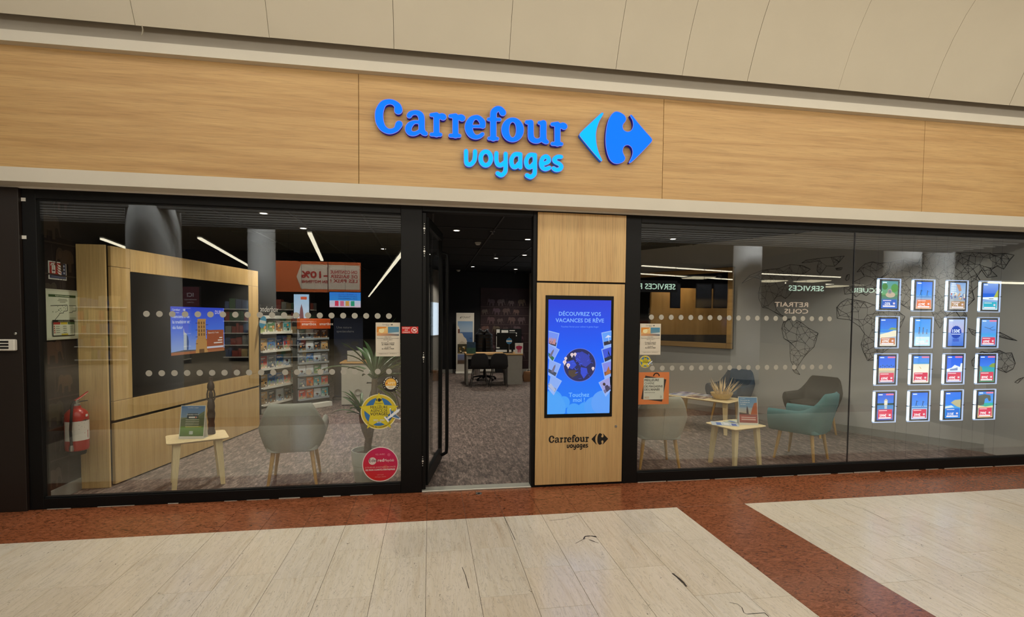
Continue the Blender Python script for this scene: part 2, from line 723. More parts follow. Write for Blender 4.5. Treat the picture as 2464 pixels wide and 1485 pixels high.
t2 = MB().box(-9, 11, -0.21, 0.2, 3.656, 3.738).build('trim_2', PLASTER)
struct(t2, 'cream plaster band above the oak fascia', 'trim')
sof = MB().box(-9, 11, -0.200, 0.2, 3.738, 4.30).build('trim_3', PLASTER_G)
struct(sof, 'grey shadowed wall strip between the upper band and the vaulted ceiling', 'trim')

vault = MB().box(-9, 11, -5.0, -0.9, 5.95, 6.05).build('ceiling', PLASTER_G)
struct(vault, 'cream vaulted mall ceiling made of curved plaster panels', 'ceiling')
VAULTP = mat('vault_plaster', '#b9b09c', 0.8, var=0.05, scale=2.5, bmp=0.08)
prof = [(-.30, 3.808), (-.36, 3.95), (-.43, 4.10), (-.52, 4.26), (-.63, 4.42), (-.86, 4.67), (-1.32, 4.92), (-1.8, 5.28), (-2.5, 5.62), (-3.3, 5.85)]
cs = [-6.7, -5.78, -4.87, -3.95, -3.04, -2.12, -1.203, -.283, .631, 1.541, 2.14, 2.753, 3.66, 4.62, 5.53, 6.45, 7.36, 8.3]
cs = [c * 1.048 for c in cs]
for a, b in zip(cs[:-1], cs[1:]):
    g = 0.0018
    jit = rs.uniform(-.002, .002)
    rings = []
    for (y, z) in prof:
        rings.append([(a + g, y + jit, z), (b - g, y + jit, z), (b - g, y + jit + .022, z + .012), (a + g, y + jit + .022, z + .012)])
    MB().loft(rings).build('vault_panel', VAULTP, vault, smooth=35)
p = onY(341, 66, -.30)
hk = MB().tube([(p.x - .01, -.285, 3.825), (p.x + .004, -.30, 3.80), (p.x + .012, -.308, 3.775), (p.x + .008, -.31, 3.745), (p.x, -.31, 3.73)], 0.0045, 8).build('cable_stub', mat('old_cable', '#8c8471', 0.6))
tag(hk, 'short grey cable end dangling from the edge of the vaulted ceiling', 'cable')

# =================================================================== SHOP FRONT FRAMES
BROWN = mat('brown_metal_cladding', '#1c120b', 0.55, var=0.15, scale=4)
col_l = MB().cbox(-6.0, -3.226, -0.03, 0.09, 0.0, 2.604, 0.003).build('wall_left_pier', BROWN)
struct(col_l, 'dark brown metal-clad pier at the left end of the shop front', 'wall')
p = onY(18, 830, -.03)
db = thing('alarm_box', 'small cream wall box with dark slots on the brown pier', 'wall box', (p.x, -0.03, p.z))
MB().cbox(-.085, .072, -.035, 0, -.045, .045, .006).build('housing', WHITE, db)
for k, z in enumerate((.026, .002, -.022)):
    MB().box(-.082, .032, -.038, -.034, z - .007, z + .007).build('slot', BLACK2, db)
p = onY(38, 803, -.03)
kh = MB().lathe([(0.011, 0), (0.011, .006), (.006, .010)], 14).mesh('lock_cap', STEEL, True)
ko = link('lock_cap', kh, None, (p.x, -.03, p.z))
ko.rotation_euler = (R(90), 0, 0)
tag(ko, 'tiny bright metal lock cap above the wall box on the brown pier', 'lock')

YB = 0.085


def frame(parent, x0, x1, z0, z1, y0=0.0, y1=YB, name='frame_bar', m=BLACK):
    return MB().cbox(x0, x1, y0, y1, z0, z1, .003).build(name, m, parent)


ZT = 2.53
w1 = empty('window_1')
struct(w1, 'wide left display window in a black metal frame', 'window')
frame(w1, -3.224, -3.124, 0, 2.604)
frame(w1, -0.258, -0.07, 0, 2.604)
frame(w1, -3.124, -0.258, ZT, 2.604)
frame(w1, -3.124, -0.258, 0, 0.088)
for (a, b, c, d) in ((-3.124, -0.258, ZT - .012, ZT), (-3.124, -0.258, .088, .098)):
    frame(w1, a, b, c, d, .012, .05, 'glazing_bead', BLACK2)
pane1 = MB().box(-3.13, -0.25, 0.024, 0.034, 0.085, ZT + .004).build('glass_pane', GLASS, w1)
w2 = empty('window_2')
struct(w2, 'wide right display window in a black metal frame, two panes', 'window')
frame(w2, 1.856, 2.012, 0, 2.604)
frame(w2, 2.012, 9.5, ZT + .005, 2.604)
frame(w2, 2.012, 9.5, 0, 0.10)
frame(w2, 2.012, 9.5, .10, .108, .012, .05, 'glazing_bead', BLACK2)
CAULK = mat('pale_caulk', '#b5aca0', .8, var=.4, scale=40, bmp=.4)
rs2 = random.Random(9)
x = 2.02
while x < 7.0:
    l = rs2.uniform(.12, .5)
    MB().box(x, x + l, -.006, .001, 0, rs2.uniform(.003, .009)).build('caulk_bead', CAULK, w2)
    x += l + rs2.uniform(.0, .12)
x = -3.1
while x < -.4:
    l = rs2.uniform(.05, .3)
    MB().box(x, x + l, -.006, .001, 0, rs2.uniform(.003, .008)).build('caulk_bead', CAULK, w1)
    x += l + rs2.uniform(.05, .4)
JX = onY(2050, 760, .03).x
pane2 = MB().box(2.005, JX - .003, 0.024, 0.034, 0.097, ZT + .01).build('glass_pane', GLASS, w2)
pane3 = MB().box(JX + .003, 9.5, 0.024, 0.034, 0.097, ZT + .01).build('glass_pane', GLASS, w2)
MB().box(JX - .003, JX + .003, .022, .036, .10, ZT).build('silicone_joint', mat('silicone', '#24242a', .5), w2)
# manifestation dots
DOT = mat('frosted_vinyl', '#aca99e', 0.8, var=0.04)
dotm = MB().lathe([(0.0255, 0), (0.0255, 0.0006)], 24).mesh('vinyl_dot', DOT)


def dots(pane, x0, step, n, z0, slope=0.0):
    for k in range(n):
        o = link('vinyl_dot', dotm, pane, (x0 + k * step, 0.0236, z0 + slope * k))
        o.rotation_euler = (R(90), 0, 0)


dots(pane1, -2.344, 0.0990, 21, 1.613)
dots(pane1, -2.334, 0.0985, 21, 1.113)
dots(pane2, 2.141, 0.1035, 20, 1.627)
dots(pane2, 2.161, 0.1035, 20, 1.125)

# door
d1 = empty('door_1')
struct(d1, 'open shop doorway in black metal frame', 'door')
frame(d1, 0.949, 0.982, 0, 2.604)
frame(d1, -0.07, 0.949, 2.556, 2.604)
MB().cbox(-.07, .95, -.015, .10, 0, .016, .003).build('threshold', mat('pale_aluminium', '#c9c9be', .35, .6), d1)
# hinge-side strip with little hardware
frame(d1, -0.07, -0.035, 0.02, 2.55, .02, .10, 'hinge_strip')
HW = mat('bright_fixing', '#d6d4cd', .35, .3)
for px1, py1, top in ((1021, 550, 1), (1021, 605, 1), (1019, 860, 0), (1017, 1110, 0)):
    q = onY(px1, py1, .02)
    for k, (dz, r) in enumerate(((.042, .004), (.022, .005), (0, .010), (-.022, .005), (-.042, .004))):
        o = link('fixing', MB().lathe([(r, 0), (r, .003), (r * .6, .004)], 10).mesh('fixing', HW), d1, (q.x, .019, q.z + dz))
        o.rotation_euler = (R(90), 0, 0)
# folded-back leaf (glazed) swung into the shop along the left side
leaf = empty('door_leaf')
leaf.parent = d1
leaf.location = (-0.035, 0.10, 0)
leaf.rotation_euler = (0, 0, R(80.5))
for (a, b, c, d) in ((0, .05, .03, 2.53), (.86, .92, .03, 2.53), (.05, .86, 2.44, 2.53), (.05, .86, .03, .16)):
    MB().cbox(a, b, -.022, .022, c, d, .003).build('leaf_bar', BLACK, leaf)
MB().box(.045, .865, -.004, .004, .155, 2.445).build('leaf_glass', GLASS, leaf)
MB().tube([(.80, -.03, .10), (.80, -.085, .13), (.80, -.09, .2), (.80, -.09, 2.2), (.80, -.085, 2.28), (.80, -.03, 2.3)], .019, 10).build('pull_bar', BLACK, leaf, True)

# white bits of tape on the left frame
for px1, py1 in ((56, 480), (58, 571)):
    q = onY(px1, py1, -.001)
    t = MB().box(-.016, .016, -.002, 0, -.014, .014).build('tape_square', WHITE)
    t.location = (q.x, 0, q.z)
    tag(t, ('upper' if py1 < 500 else 'lower') + ' small white tape square on the left black window frame', 'tape')

# =================================================================== SHOP INTERIOR SHELL
ZC = 2.95


def vinyl():
    m, nt, bs, out = nodes_of('shop_vinyl_floor')
    v = coords(nt, (9, 2.6, 4))
    a = noise(nt, v, 2.2, 7, 0.75, 0.8)
    v2 = coords(nt, (42, 11, 10))
    b = noise(nt, v2, 1.3, 5, 0.7, 0.5)
    c = ramp(nt, a, [(0.32, lin('#352c28')), (0.48, lin('#61544e')), (0.66, lin('#928278'))])
    g = ramp(nt, b, [(0.36, 0.30), (0.50, 0.90), (0.64, 1.5)])
    mx = nt.nodes.new('ShaderNodeMix')
    mx.data_type = 'RGBA'
    mx.blend_type = 'MULTIPLY'
    mx.inputs[0].default_value = 0.9
    nt.links.new(c, mx.inputs[6])
    nt.links.new(g, mx.inputs[7])
    nt.links.new(mx.outputs[2], bs.inputs['Base Color'])
    bs.inputs['Roughness'].default_value = 0.62
    return m


shop_floor = MB().box(-3.3, 9.5, 0.085, 10.5, -0.1, 0.0).build('floor_shop', vinyl())
struct(shop_floor, 'streaky grey-brown vinyl floor inside the shop', 'floor')
shop_ceil = MB().box(-3.3, 9.5, 0.085, 10.5, ZC, ZC + .1).build('ceiling_shop', BLACK2)
struct(shop_ceil, 'black shop ceiling with thin grid rails', 'ceiling')
RAIL = mat('ceiling_rail', '#17171a', .5)
for k in range(12):
    x = -2.72 + k * 0.92
    MB().box(x - .012, x + .012, .3, 10.2, ZC - .012, ZC).build('ceiling_rail', RAIL, shop_ceil)
for k in range(9):
    y = 0.75 + k * 1.1
    MB().box(-3.1, 9.0, y - .012, y + .012, ZC - .009, ZC).build('ceiling_rail', RAIL, shop_ceil)
SLAT = mat('ceiling_slat', '#1d1d1f', .5)

WALLP = mat('maroon_wallpaper', '#20130f', .75, var=.35, scale=9)
INK = lin('#3d2b22')
ELE = [(0, .35), (.02, .6), (.15, .75), (.4, .78), (.55, .72), (.62, .8), (.75, .82), (.85, .72), (.88, .6), (.9, .4), (.93, .2),
       (.98, .15), (.96, .1), (.9, .12), (.85, .3), (.8, .42), (.72, .4), (.68, .38), (.68, 0), (.55, 0), (.54, .28), (.3, .28), (.28, 0), (.14, 0), (.13, .3)]


def wallpaper(w, h, seed, ink=INK):
    a = Art(0.0001)
    r = random.Random(seed)
    row = 0
    z = 0.12
    while z < h - .3:
        x = 0.03 + (row % 2) * .15
        i = 0
        while x < w - .27:
            k = .25 * (1 if (i + row) % 3 else .8)
            fl = (i + row) % 2
            pts = [((.98 - u if fl else u) * k + x, v * k + z) for u, v in ELE]
            c = tuple(q * r.uniform(.75, 1.25) for q in ink)
            a.poly(pts, c)
            ex = x + (k * .30 if fl else k * .68)
            a.disc(ex, z + k * .58, k * .13, tuple(q * .6 for q in c), 12, k * .17)
            a.disc(ex, z + k * .58, k * .105, tuple(q * 1.2 for q in c), 12, k * .14)
            for q in range(3):
                lx = x + r.uniform(-.03, .28)
                a.line((lx, z - .04), (lx + r.uniform(-.03, .03), z + r.uniform(.15, .25)), .004, tuple(q2 * .8 for q2 in ink), True)
            x += .31
            i += 1
        a.line((0, z - .03), (w, z - .03 + r.uniform(-.02, .02)), .012, tuple(q * .8 for q in ink), True)
        z += .265
        row += 1
    return a


wl = MB().box(-3.3, -3.17, .085, 10.5, 0, ZC).build('wall_left', WALLP)
struct(wl, 'dark maroon elephant-patterned wall at the left inside the shop', 'wall')
wallpaper(.5, 2.9, 5).build('wallpaper_print', PRINT, wl, (-3.1695, .07, 0), (0, 1, 0), (0, 0, 1))
bl = MB().box(-3.17, -3.155, .085, .535, 0, .105).build('baseboard_left', mat('grey_skirting', '#82827c', .5))
struct(bl, 'grey skirting board along the maroon wall', 'baseboard')

WALLB = mat('black_wall_paint', '#0d0d10', .8, var=.1)
wb = MB().box(-3.3, 4.2, 10.25, 10.4, 0, ZC).build('wall_back', WALLB)
struct(wb, 'black wall at the back of the shop', 'wall')
MB().box(1.47, 2.92, 10.235, 10.25, 0, 2.50).build('wallpaper_panel', mat('plum_wallpaper', '#2a1518', .7, var=.5, scale=5), wb)
wallpaper(1.45, 2.48, 9, lin('#5b4442')).build('wallpaper_print', PRINT, wb, (1.47, 10.234, 0), (1, 0, 0), (0, 0, 1))
bb = MB().box(.2, 2.9, 10.21, 10.235, 0, .10).build('baseboard_back', mat('pale_skirting', '#8f8f88', .5))
struct(bb, 'pale grey skirting board under the black back wall', 'baseboard')

# right wall runs diagonally from the back to the right end of the shop front
RW0, RE = Vector((6.772, .545, 0)), Vector((-.5467, .8373, 0))
RN = Vector((-.8373, -.5467, 0))       # into the room
RWALL = mat('white_wall_paint', '#b9b6b0', .7, var=.03)
rw = MB()
for (a, b) in ((RW0 - RE * 0.0, RW0 + RE * 7.0),):
    c, d = b - RN * .12, a - RN * .12
    rw.loft([[(a.x, a.y, 0), (b.x, b.y, 0), (c.x, c.y, 0), (d.x, d.y, 0)], [(a.x, a.y, ZC), (b.x, b.y, ZC), (c.x, c.y, ZC), (d.x, d.y, ZC)]])
rw = rw.build('wall_right', RWALL)
struct(rw, 'white wall running diagonally from the back of the shop to the right window', 'wall')
rc = MB().box(6.772, 6.90, .085, .60, 0, ZC).build('wall_right_return', RWALL)
struct(rc, 'narrow white return wall beside the right window end', 'wall')
e7 = RW0 + RE * 7.0
rp = MB().box(e7.x - .02, e7.x + .12, e7.y, 10.25, 0, ZC).build('wall_partition', RWALL)
struct(rp, 'white partition at the back right of the shop', 'wall')
SK = mat('white_skirting', '#8d8b86', .5)
b0, b1 = RW0 + RN * .012, RW0 + RE * 6.9 + RN * .012
k0, k1 = RW0, RW0 + RE * 6.9
sk = MB().loft([[(b0.x, b0.y, 0), (b1.x, b1.y, 0), (k1.x, k1.y, 0), (k0.x, k0.y, 0)], [(b0.x, b0.y, .10), (b1.x, b1.y, .10), (k1.x, k1.y, .10), (k0.x, k0.y, .10)]]).build('baseboard_right', SK)
struct(sk, 'grey skirting board along the white diagonal wall', 'baseboard')


def RWP(s, z, off=0.0):
    return RW0 + RE * s + RN * off + Vector((0, 0, z))


def rwp_px(px1, py1):
    q = onP(px1, py1, RW0, RN)
    return (q - RW0).dot(RE), q.z


# =================================================================== ILLUMINATED SIGN (letters traced as strokes on the fascia)
def smooth_stroke(s_, k=5):
    if len(s_) < 4:
        return s_
    closed = abs(s_[0][0] - s_[-1][0]) + abs(s_[0][1] - s_[-1][1]) < .01
    out = []
    n = len(s_)
    for i in range(n - 1):
        p0 = s_[i - 1] if i else (s_[-2] if closed else s_[0])
        p3 = s_[i + 2] if i + 2 < n else (s_[1] if closed else s_[-1])
        p1, p2 = s_[i], s_[i + 1]
        for j in range(k):
            t = j / k
            out.append(tuple(.5 * (2 * b + (c - a) * t + (2 * a - 5 * b + 4 * c - d) * t * t + (3 * b - a - 3 * c + d) * t ** 3) for a, b, c, d in zip(p0, p1, p2, p3)))
    out.append(s_[-1])
    return out


def contours(strokes, step=2.0):
    """outline loops of a union of round strokes; strokes = lists of (x, y, r)"""
    strokes = [smooth_stroke(s_) for s_ in strokes]
    pts = [p for s_ in strokes for p in s_]
    x0 = min(p[0] - p[2] for p in pts) - 3 * step
    x1 = max(p[0] + p[2] for p in pts) + 3 * step
    y0 = min(p[1] - p[2] for p in pts) - 3 * step
    y1 = max(p[1] + p[2] for p in pts) + 3 * step
    xs = np.arange(x0, x1, step)
    ys = np.arange(y0, y1, step)
    X, Y = np.meshgrid(xs, ys, indexing='ij')
    D = np.full(X.shape, 1e9)
    for s_ in strokes:
        for a, b in zip(s_[:-1], s_[1:]):
            dx, dy = b[0] - a[0], b[1] - a[1]
            l2 = dx * dx + dy * dy + 1e-9
            t = np.clip(((X - a[0]) * dx + (Y - a[1]) * dy) / l2, 0, 1)
            d = np.hypot(X - a[0] - t * dx, Y - a[1] - t * dy) - (a[2] + t * (b[2] - a[2]))
            k = 4.0
            h = np.clip(0.5 + 0.5 * (D - d) / k, 0, 1)      # soft union rounds the inner corners
            D = np.where(D > 1e8, d, D * (1 - h) + d * h - k * h * (1 - h))
    nx, ny = D.shape
    seg = {}

    def ip(i, j, k, l):
        a, b = D[i, j], D[k, l]
        t = a / (a - b)
        return (xs[i] + t * (xs[k] - xs[i]), ys[j] + t * (ys[l] - ys[j]))
    table = {1: [(3, 0)], 2: [(0, 1)], 3: [(3, 1)], 4: [(1, 2)], 5: [(3, 2), (1, 0)], 6: [(0, 2)], 7: [(3, 2)],
             8: [(2, 3)], 9: [(2, 0)], 10: [(0, 3), (2, 1)], 11: [(2, 1)], 12: [(1, 3)], 13: [(1, 0)], 14: [(0, 3)]}
    N = D < 0
    code = N[:-1, :-1] * 1 + N[1:, :-1] * 2 + N[1:, 1:] * 4 + N[:-1, 1:] * 8
    for i, j in zip(*np.nonzero((code > 0) & (code < 15))):
        eid = {0: (i, j, 0), 1: (i + 1, j, 1), 2: (i, j + 1, 0), 3: (i, j, 1)}
        for a, b in table[int(code[i, j])]:
            seg[eid[a]] = eid[b]

    def pos(e):
        i, j, k = e
        return ip(i, j, i + 1, j) if k == 0 else ip(i, j, i, j + 1)
    loops = []
    while seg:
        s0 = next(iter(seg))
        lp = []
        e = s0
        while e in seg:
            lp.append(pos(e))
            e = seg.pop(e)
        if len(lp) > 6:
            n_ = len(lp)
            for _ in range(4):
                lp = [((lp[i - 1][0] + 2 * lp[i][0] + lp[(i + 1) % n_][0]) / 4, (lp[i - 1][1] + 2 * lp[i][1] + lp[(i + 1) % n_][1]) / 4) for i in range(n_)]
            loops.append(lp[::2] if n_ > 40 else lp)
    return loops


def ell(cx, cy, rx, ry, wx, wy, n=20):
    return [(cx + rx * math.cos(2 * PI * i / n), cy + ry * math.sin(2 * PI * i / n),
             wx + (wy - wx) * abs(math.sin(2 * PI * i / n)) ** 2) for i in range(n + 1)]


def U(pts, r):
    return [(x, y, r) for x, y in pts]


RR = [[(567, 195, 24), (567, 343, 24)], [(526, 189, 16), (567, 187, 20)], [(527, 345, 16), (598, 347, 16)],
      [(575, 222, 15), (592, 195, 15), (608, 190, 16)], [(616, 203, 27), (620, 206, 27)]]


def sh(st, dx, dy):
    return [[(x + dx, y + dy, r) for x, y, r in s_] for s_ in st]


GL = [
    ('deep', [[(262, 152, 33), (256, 118, 25), (225, 91, 20), (185, 83, 20), (140, 100, 25), (113, 150, 31), (107, 195, 32), (113, 245, 31),
               (135, 290, 26), (170, 316, 21), (205, 320, 20), (245, 302, 21), (267, 264, 29)]]),
    ('deep', [[(349, 195, 21), (362, 178, 19), (400, 169, 18), (432, 182, 22), (447, 215, 24), (449, 300, 24), (462, 330, 20), (481, 339, 17)],
              [(440, 250, 14), (392, 246, 14), (356, 268, 23), (341, 302, 25), (356, 333, 20), (392, 339, 17), (428, 322, 15), (446, 300, 14)]]),
    ('deep', RR), ('deep', sh(RR, 152, 9)),
    ('deep', [[(937, 278, 21), (934, 245, 23), (905, 213, 19), (877, 208, 17), (846, 226, 23), (827, 265, 29), (827, 306, 30), (846, 346, 25),
               (880, 366, 18), (914, 360, 16), (936, 342, 15)], [(850, 281, 12), (945, 281, 14)]]),
    ('deep', [[(1022, 200, 25), (1022, 375, 25)], [(1022, 205, 25), (1026, 166, 25), (1052, 141, 22), (1080, 143, 20), (1098, 171, 27)],
              [(985, 224, 15), (1073, 226, 15)], [(989, 377, 15), (1054, 379, 15)]]),
    ('deep', [ell(1177, 308, 59, 80, 30, 17)]),
    ('deep', [[(1291, 247, 17), (1323, 248, 19)], [(1323, 250, 22), (1323, 358, 24), (1340, 388, 22), (1370, 398, 19), (1400, 388, 17), (1423, 360, 18)],
              [(1423, 255, 25), (1423, 372, 25), (1440, 402, 18), (1453, 405, 15)], [(1391, 252, 15), (1423, 253, 18)]]),
    ('deep', sh(RR, 969, 75)),
    ('cyan', [U([(804, 478), (805, 562), (818, 584), (843, 584), (868, 556), (875, 520), (876, 480)], 17)]),
    ('cyan', [ell(962, 537, 41, 55, 17, 16)]),
    ('cyan', [U([(1047, 495), (1047, 553), (1060, 586), (1085, 590), (1112, 570)], 17), U([(1121, 500), (1121, 620), (1110, 654), (1085, 671), (1056, 656)], 17)]),
    ('cyan', [U([(1238, 505), (1195, 505), (1168, 545), (1174, 593), (1200, 606), (1230, 575)], 17), U([(1239, 505), (1239, 608)], 17)]),
    ('cyan', [U([(1355, 511), (1312, 511), (1286, 555), (1294, 598), (1318, 607), (1348, 578)], 17), U([(1355, 511), (1355, 640), (1345, 670), (1320, 686), (1291, 672)], 17)]),
    ('cyan', [U([(1412, 583), (1460, 566), (1466, 540), (1446, 521), (1418, 535), (1405, 574), (1413, 608), (1440, 623), (1472, 612)], 16)]),
    ('cyan', [U([(1566, 525), (1535, 525), (1510, 545), (1521, 566), (1550, 580), (1567, 602), (1555, 624), (1525, 629), (1504, 616)], 16)]),
]


def chaikin(p, n=2):
    for _ in range(n):
        q = []
        for i in range(len(p)):
            a, b = p[i], p[(i + 1) % len(p)]
            q += [(a[0] * .78 + b[0] * .22, a[1] * .78 + b[1] * .22), (a[0] * .22 + b[0] * .78, a[1] * .22 + b[1] * .78)]
        p = q
    return p


ARROW = [(1716, 335), (1742, 308), (1820, 235), (1888, 171), (1903, 170), (1905, 182), (1872, 235), (1851, 295), (1843, 350), (1848, 420), (1866, 490), (1894, 548), (1893, 560),
         (1880, 558), (1800, 465), (1716, 362), (1711, 348)]
CSHAPE = [(2010, 160), (2045, 170), (2075, 192), (2088, 220), (2080, 242), (2062, 262), (2057, 285), (2066, 310), (2090, 324), (2115, 322), (2136, 302), (2144, 270), (2138, 232), (2122, 205), (2116, 190), (2128, 186),
          (2142, 200), (2180, 250), (2235, 315), (2285, 370), (2295, 385), (2293, 400), (2280, 416), (2200, 500), (2130, 568), (2112, 576), (2107, 570), (2120, 548), (2135, 515), (2140, 482),
          (2130, 448), (2105, 429), (2080, 432), (2062, 452), (2058, 482), (2068, 508), (2080, 530), (2076, 552), (2055, 571), (2020, 582), (1985, 577), (1955, 550),
          (1935, 500), (1923, 440), (1920, 370), (1928, 290), (1945, 225), (1968, 185), (1990, 166)]
ZK = 740 / 2464.0
SIGN_Y = -0.185


def z2w(x, y):
    q = onY(880 + x * ZK, 220 + y * ZK, SIGN_Y)
    return (q.x, q.z)


SHAPES = [(c, [[z2w(*p) for p in lp] for lp in contours(st)]) for c, st in GL]
SHAPES.append(('cyan', [[z2w(*p) for p in chaikin(ARROW)]]))
SHAPES.append(('deep', [[z2w(*p) for p in chaikin(CSHAPE)]]))


def fill2d(loops, half, bev=0.0):
    """extruded solid from outline loops (holes found automatically), lying in xy, centred on z=0"""
    cu = bpy.data.curves.new('s', 'CURVE')
    cu.dimensions = '2D'
    cu.fill_mode = 'BOTH'
    cu.extrude = half
    cu.bevel_depth = bev
    cu.bevel_resolution = 0
    for lp in loops:
        sp = cu.splines.new('POLY')
        sp.points.add(len(lp) - 1)
        for q, (x, y) in zip(sp.points, lp):
            q.co = (x, y, 0, 1)
        sp.use_cyclic_u = True
    ob = bpy.data.objects.new('s', cu)
    me = ob.to_mesh()
    vs = [tuple(v.co) for v in me.vertices]
    fs = [tuple(p.vertices) for p in me.polygons]
    ns = [p.normal.z for p in me.polygons]
    ob.to_mesh_clear()
    bpy.data.objects.remove(ob)
    bpy.data.curves.remove(cu)
    return vs, fs, ns


DEEP = emis('sign_blue_face', (0.0, 0.205, 1.0), 1.0)
CYAN = emis('sign_cyan_face', (0.0, 0.55, 1.0), 1.0)
SIDE_D = emis('sign_blue_side', (0.010, 0.008, 0.22), 0.5)
SIDE_C = emis('sign_cyan_side', (0.01, 0.12, 0.5), 0.5)
RIM = emis('sign_rim', (0.36, 0.30, 0.95), 0.7)
sign = thing('shop_sign', 'illuminated blue and cyan shop lettering with split arrow emblem on the oak fascia', 'sign', (0.8, -0.14, 3.2))
for c, loops in SHAPES:
    cx = sum(p[0] for p in loops[0]) / len(loops[0])
    cz = sum(p[1] for p in loops[0]) / len(loops[0])
    vs, fs, ns = fill2d([[(x - cx, z - cz) for x, z in lp] for lp in loops], 0.020)
    b = MB()
    for f, n in zip(fs, ns):
        b.cur = 0 if n > 0.5 else 1
        b.f.append(f)
        b.mi.append(b.cur)
    # local: x -> x, y -> z, z -> -y
    b.v = [(x, -z, y) for x, y, z in vs]
    nm = 'emblem' if loops is SHAPES[-1][1] or loops is SHAPES[-2][1] else 'letter'
    o = b.build(nm, [DEEP if c == 'deep' else CYAN, SIDE_D if c == 'deep' else SIDE_C], sign)
    o.location = (cx - 0.8, -0.026, cz - 3.2)
    # thin pale edge line around the lit face
    e = MB()
    for lp in loops:
        n = len(lp)
        P = [Vector((x - cx, z - cz)) for x, z in lp]
        o1, o2 = [], []
        for i in range(n):
            t = (P[(i + 1) % n] - P[i - 1])
            t = t.normalized() if t.length > 1e-9 else Vector((1, 0))
            nn = Vector((-t.y, t.x)) * 0.0024
            o1.append(P[i] - nn)
            o2.append(P[i] + nn)
        vv = [(q.x, -0.0205, q.y) for q in o1] + [(q.x, -0.0205, q.y) for q in o2]
        e.add(vv, [(i, (i + 1) % n, n + (i + 1) % n, n + i) for i in range(n)])
    e.build('edge_line', RIM, o)
    if nm == 'emblem':
        o['label'] = 'cyan left arrow half of the emblem' if c == 'cyan' else 'deep blue right half of the emblem'

# =================================================================== KIOSK (oak pillar with touch screen)
KOAK = wood('kiosk_oak', '#d8b67e', '#c49c66', 2, 0.5, 1.1)
kiosk = thing('screen_pillar', 'pale oak pillar with tall blue touch screen between door and right window', 'pillar', (1.42, 0, 0))
kx0, kx1 = 0.984 - 1.42, 1.853 - 1.42
MB().box(kx0 - .002, kx1 + .003, 0.002, .085, 0, 2.604).build('carcass', BLACK2, kiosk)
MB().cbox(kx0 + .004, kx1 - .002, -.016, .002, 1.955, 2.592, .002).build('upper_panel', KOAK, kiosk)
MB().cbox(kx0 + .002, kx1 - .006, -.016, .002, .024, 1.938, .002).build('lower_panel', KOAK, kiosk)
sa, sb = onY(1313, 711, -.017), onY(1472, 1002, -.017)
sx0, sx1, sz0, sz1 = sa.x - 1.42, sb.x - 1.42, .665, 1.822
scr = empty('touch_screen')
scr.parent = kiosk
bz = MB()
bz.cbox(sx0, sx1, -.022, -.012, sz0, sz1, .002)
bz.build('bezel', BLACK, scr)
a = Art()
w_, h_ = sx1 - sx0 - .052, sz1 - sz0 - .075
a.rect(0, 0, w_, h_ * .55, '#0d7cf2', '#0d5cf5')
a.rect(0, h_ * .55, w_, h_, '#0d5cf5', '#2a3fd6', False)
# clouds
for cx_, cy_, r_, cc in ((.05, .13, .10, '#3f9bf6'), (.16, .11, .06, '#3f9bf6'), (.26, .03, .07, '#3f9bf6'), (.02, .05, .16, '#48a0f5'), (.37, .03, .08, '#3f9bf6'), (.46, .06, .10, '#4a9bf6'), (.55, .10, .12, '#5b9df5'), (.60, .15, .08, '#5b9df5')):
    pts = [(min(max(cx_ + r_ * math.cos(2 * PI * i / 24), 0), w_), min(max(cy_ + r_ * math.sin(2 * PI * i / 24), 0), h_)) for i in range(24)]
    a.poly(pts, cc)
a.text('DÉCOUVREZ VOS', w_ * .5, h_ * .862, .052, '#7fb0ff', .016)
a.text('VACANCES DE RÊVE', w_ * .5, h_ * .805, .052, '#7fb0ff', .016)
a.text("Touchez l'écran pour utiliser le globe finger", w_ * .5, h_ * .760, .021, '#6f9dfb')
a.text('Touchez', w_ * .50, h_ * .150, .058, '#6fb4ff', .014)
a.text('moi !', w_ * .50, h_ * .105, .058, '#6fb4ff', .014)
gx, gy, gr = w_ * .505, h_ * .43, .155
a.disc(gx, gy, gr + .006, '#5a6fe0', 48)
a.disc(gx, gy, gr, '#20265c', 48)
rg = random.Random(4)
for pts, cc in (([(-.05, .10), (.02, .13), (.09, .09), (.11, .02), (.06, -.02), (.00, .01), (-.04, .05)], '#2f3fae'),
                ([(-.13, .03), (-.06, .05), (-.03, .0), (-.07, -.04), (-.12, -.02)], '#2c49c8'),
                ([(.01, -.02), (.07, -.03), (.08, -.08), (.04, -.13), (.01, -.08)], '#2f49d0'),
                ([(-.11, -.05), (-.04, -.045), (-.02, -.09), (-.07, -.12), (-.11, -.09)], '#4a3d36'),
                ([(-.12, .07), (-.07, .11), (-.05, .08), (-.10, .04)], '#15223a')):
    a.poly([(gx + x, gy + y) for x, y in pts], cc)
for i in range(26):
    t = rg.uniform(0, 2 * PI)
    q = gr * .85 * math.sqrt(rg.random())
    x, y = gx + q * math.cos(t), gy + q * math.sin(t)
    t2 = rg.uniform(0, 6.28)
    a.line((x, y), (x + .03 * math.cos(t2), y + .02 * math.sin(t2)), .006, rg.choice(('#3a58e0', '#2c3fa8', '#3f4fd0')), True)
for x, y, k in ((-.15, .03, 1), (-.14, .065, .8), (-.115, .0, 1.05), (-.08, .10, .9), (-.05, .105, .8), (.128, -.03, .8)):
    x, y = gx + x, gy + y
    a.poly([(x, y - .034 * k), (x + .012 * k, y - .006), (x - .012 * k, y - .006)], '#e6d3d6')
    a.disc(x, y, .017 * k, '#ecd9dc', 16)
    a.disc(x, y, .007 * k, '#c9a7b0', 10)


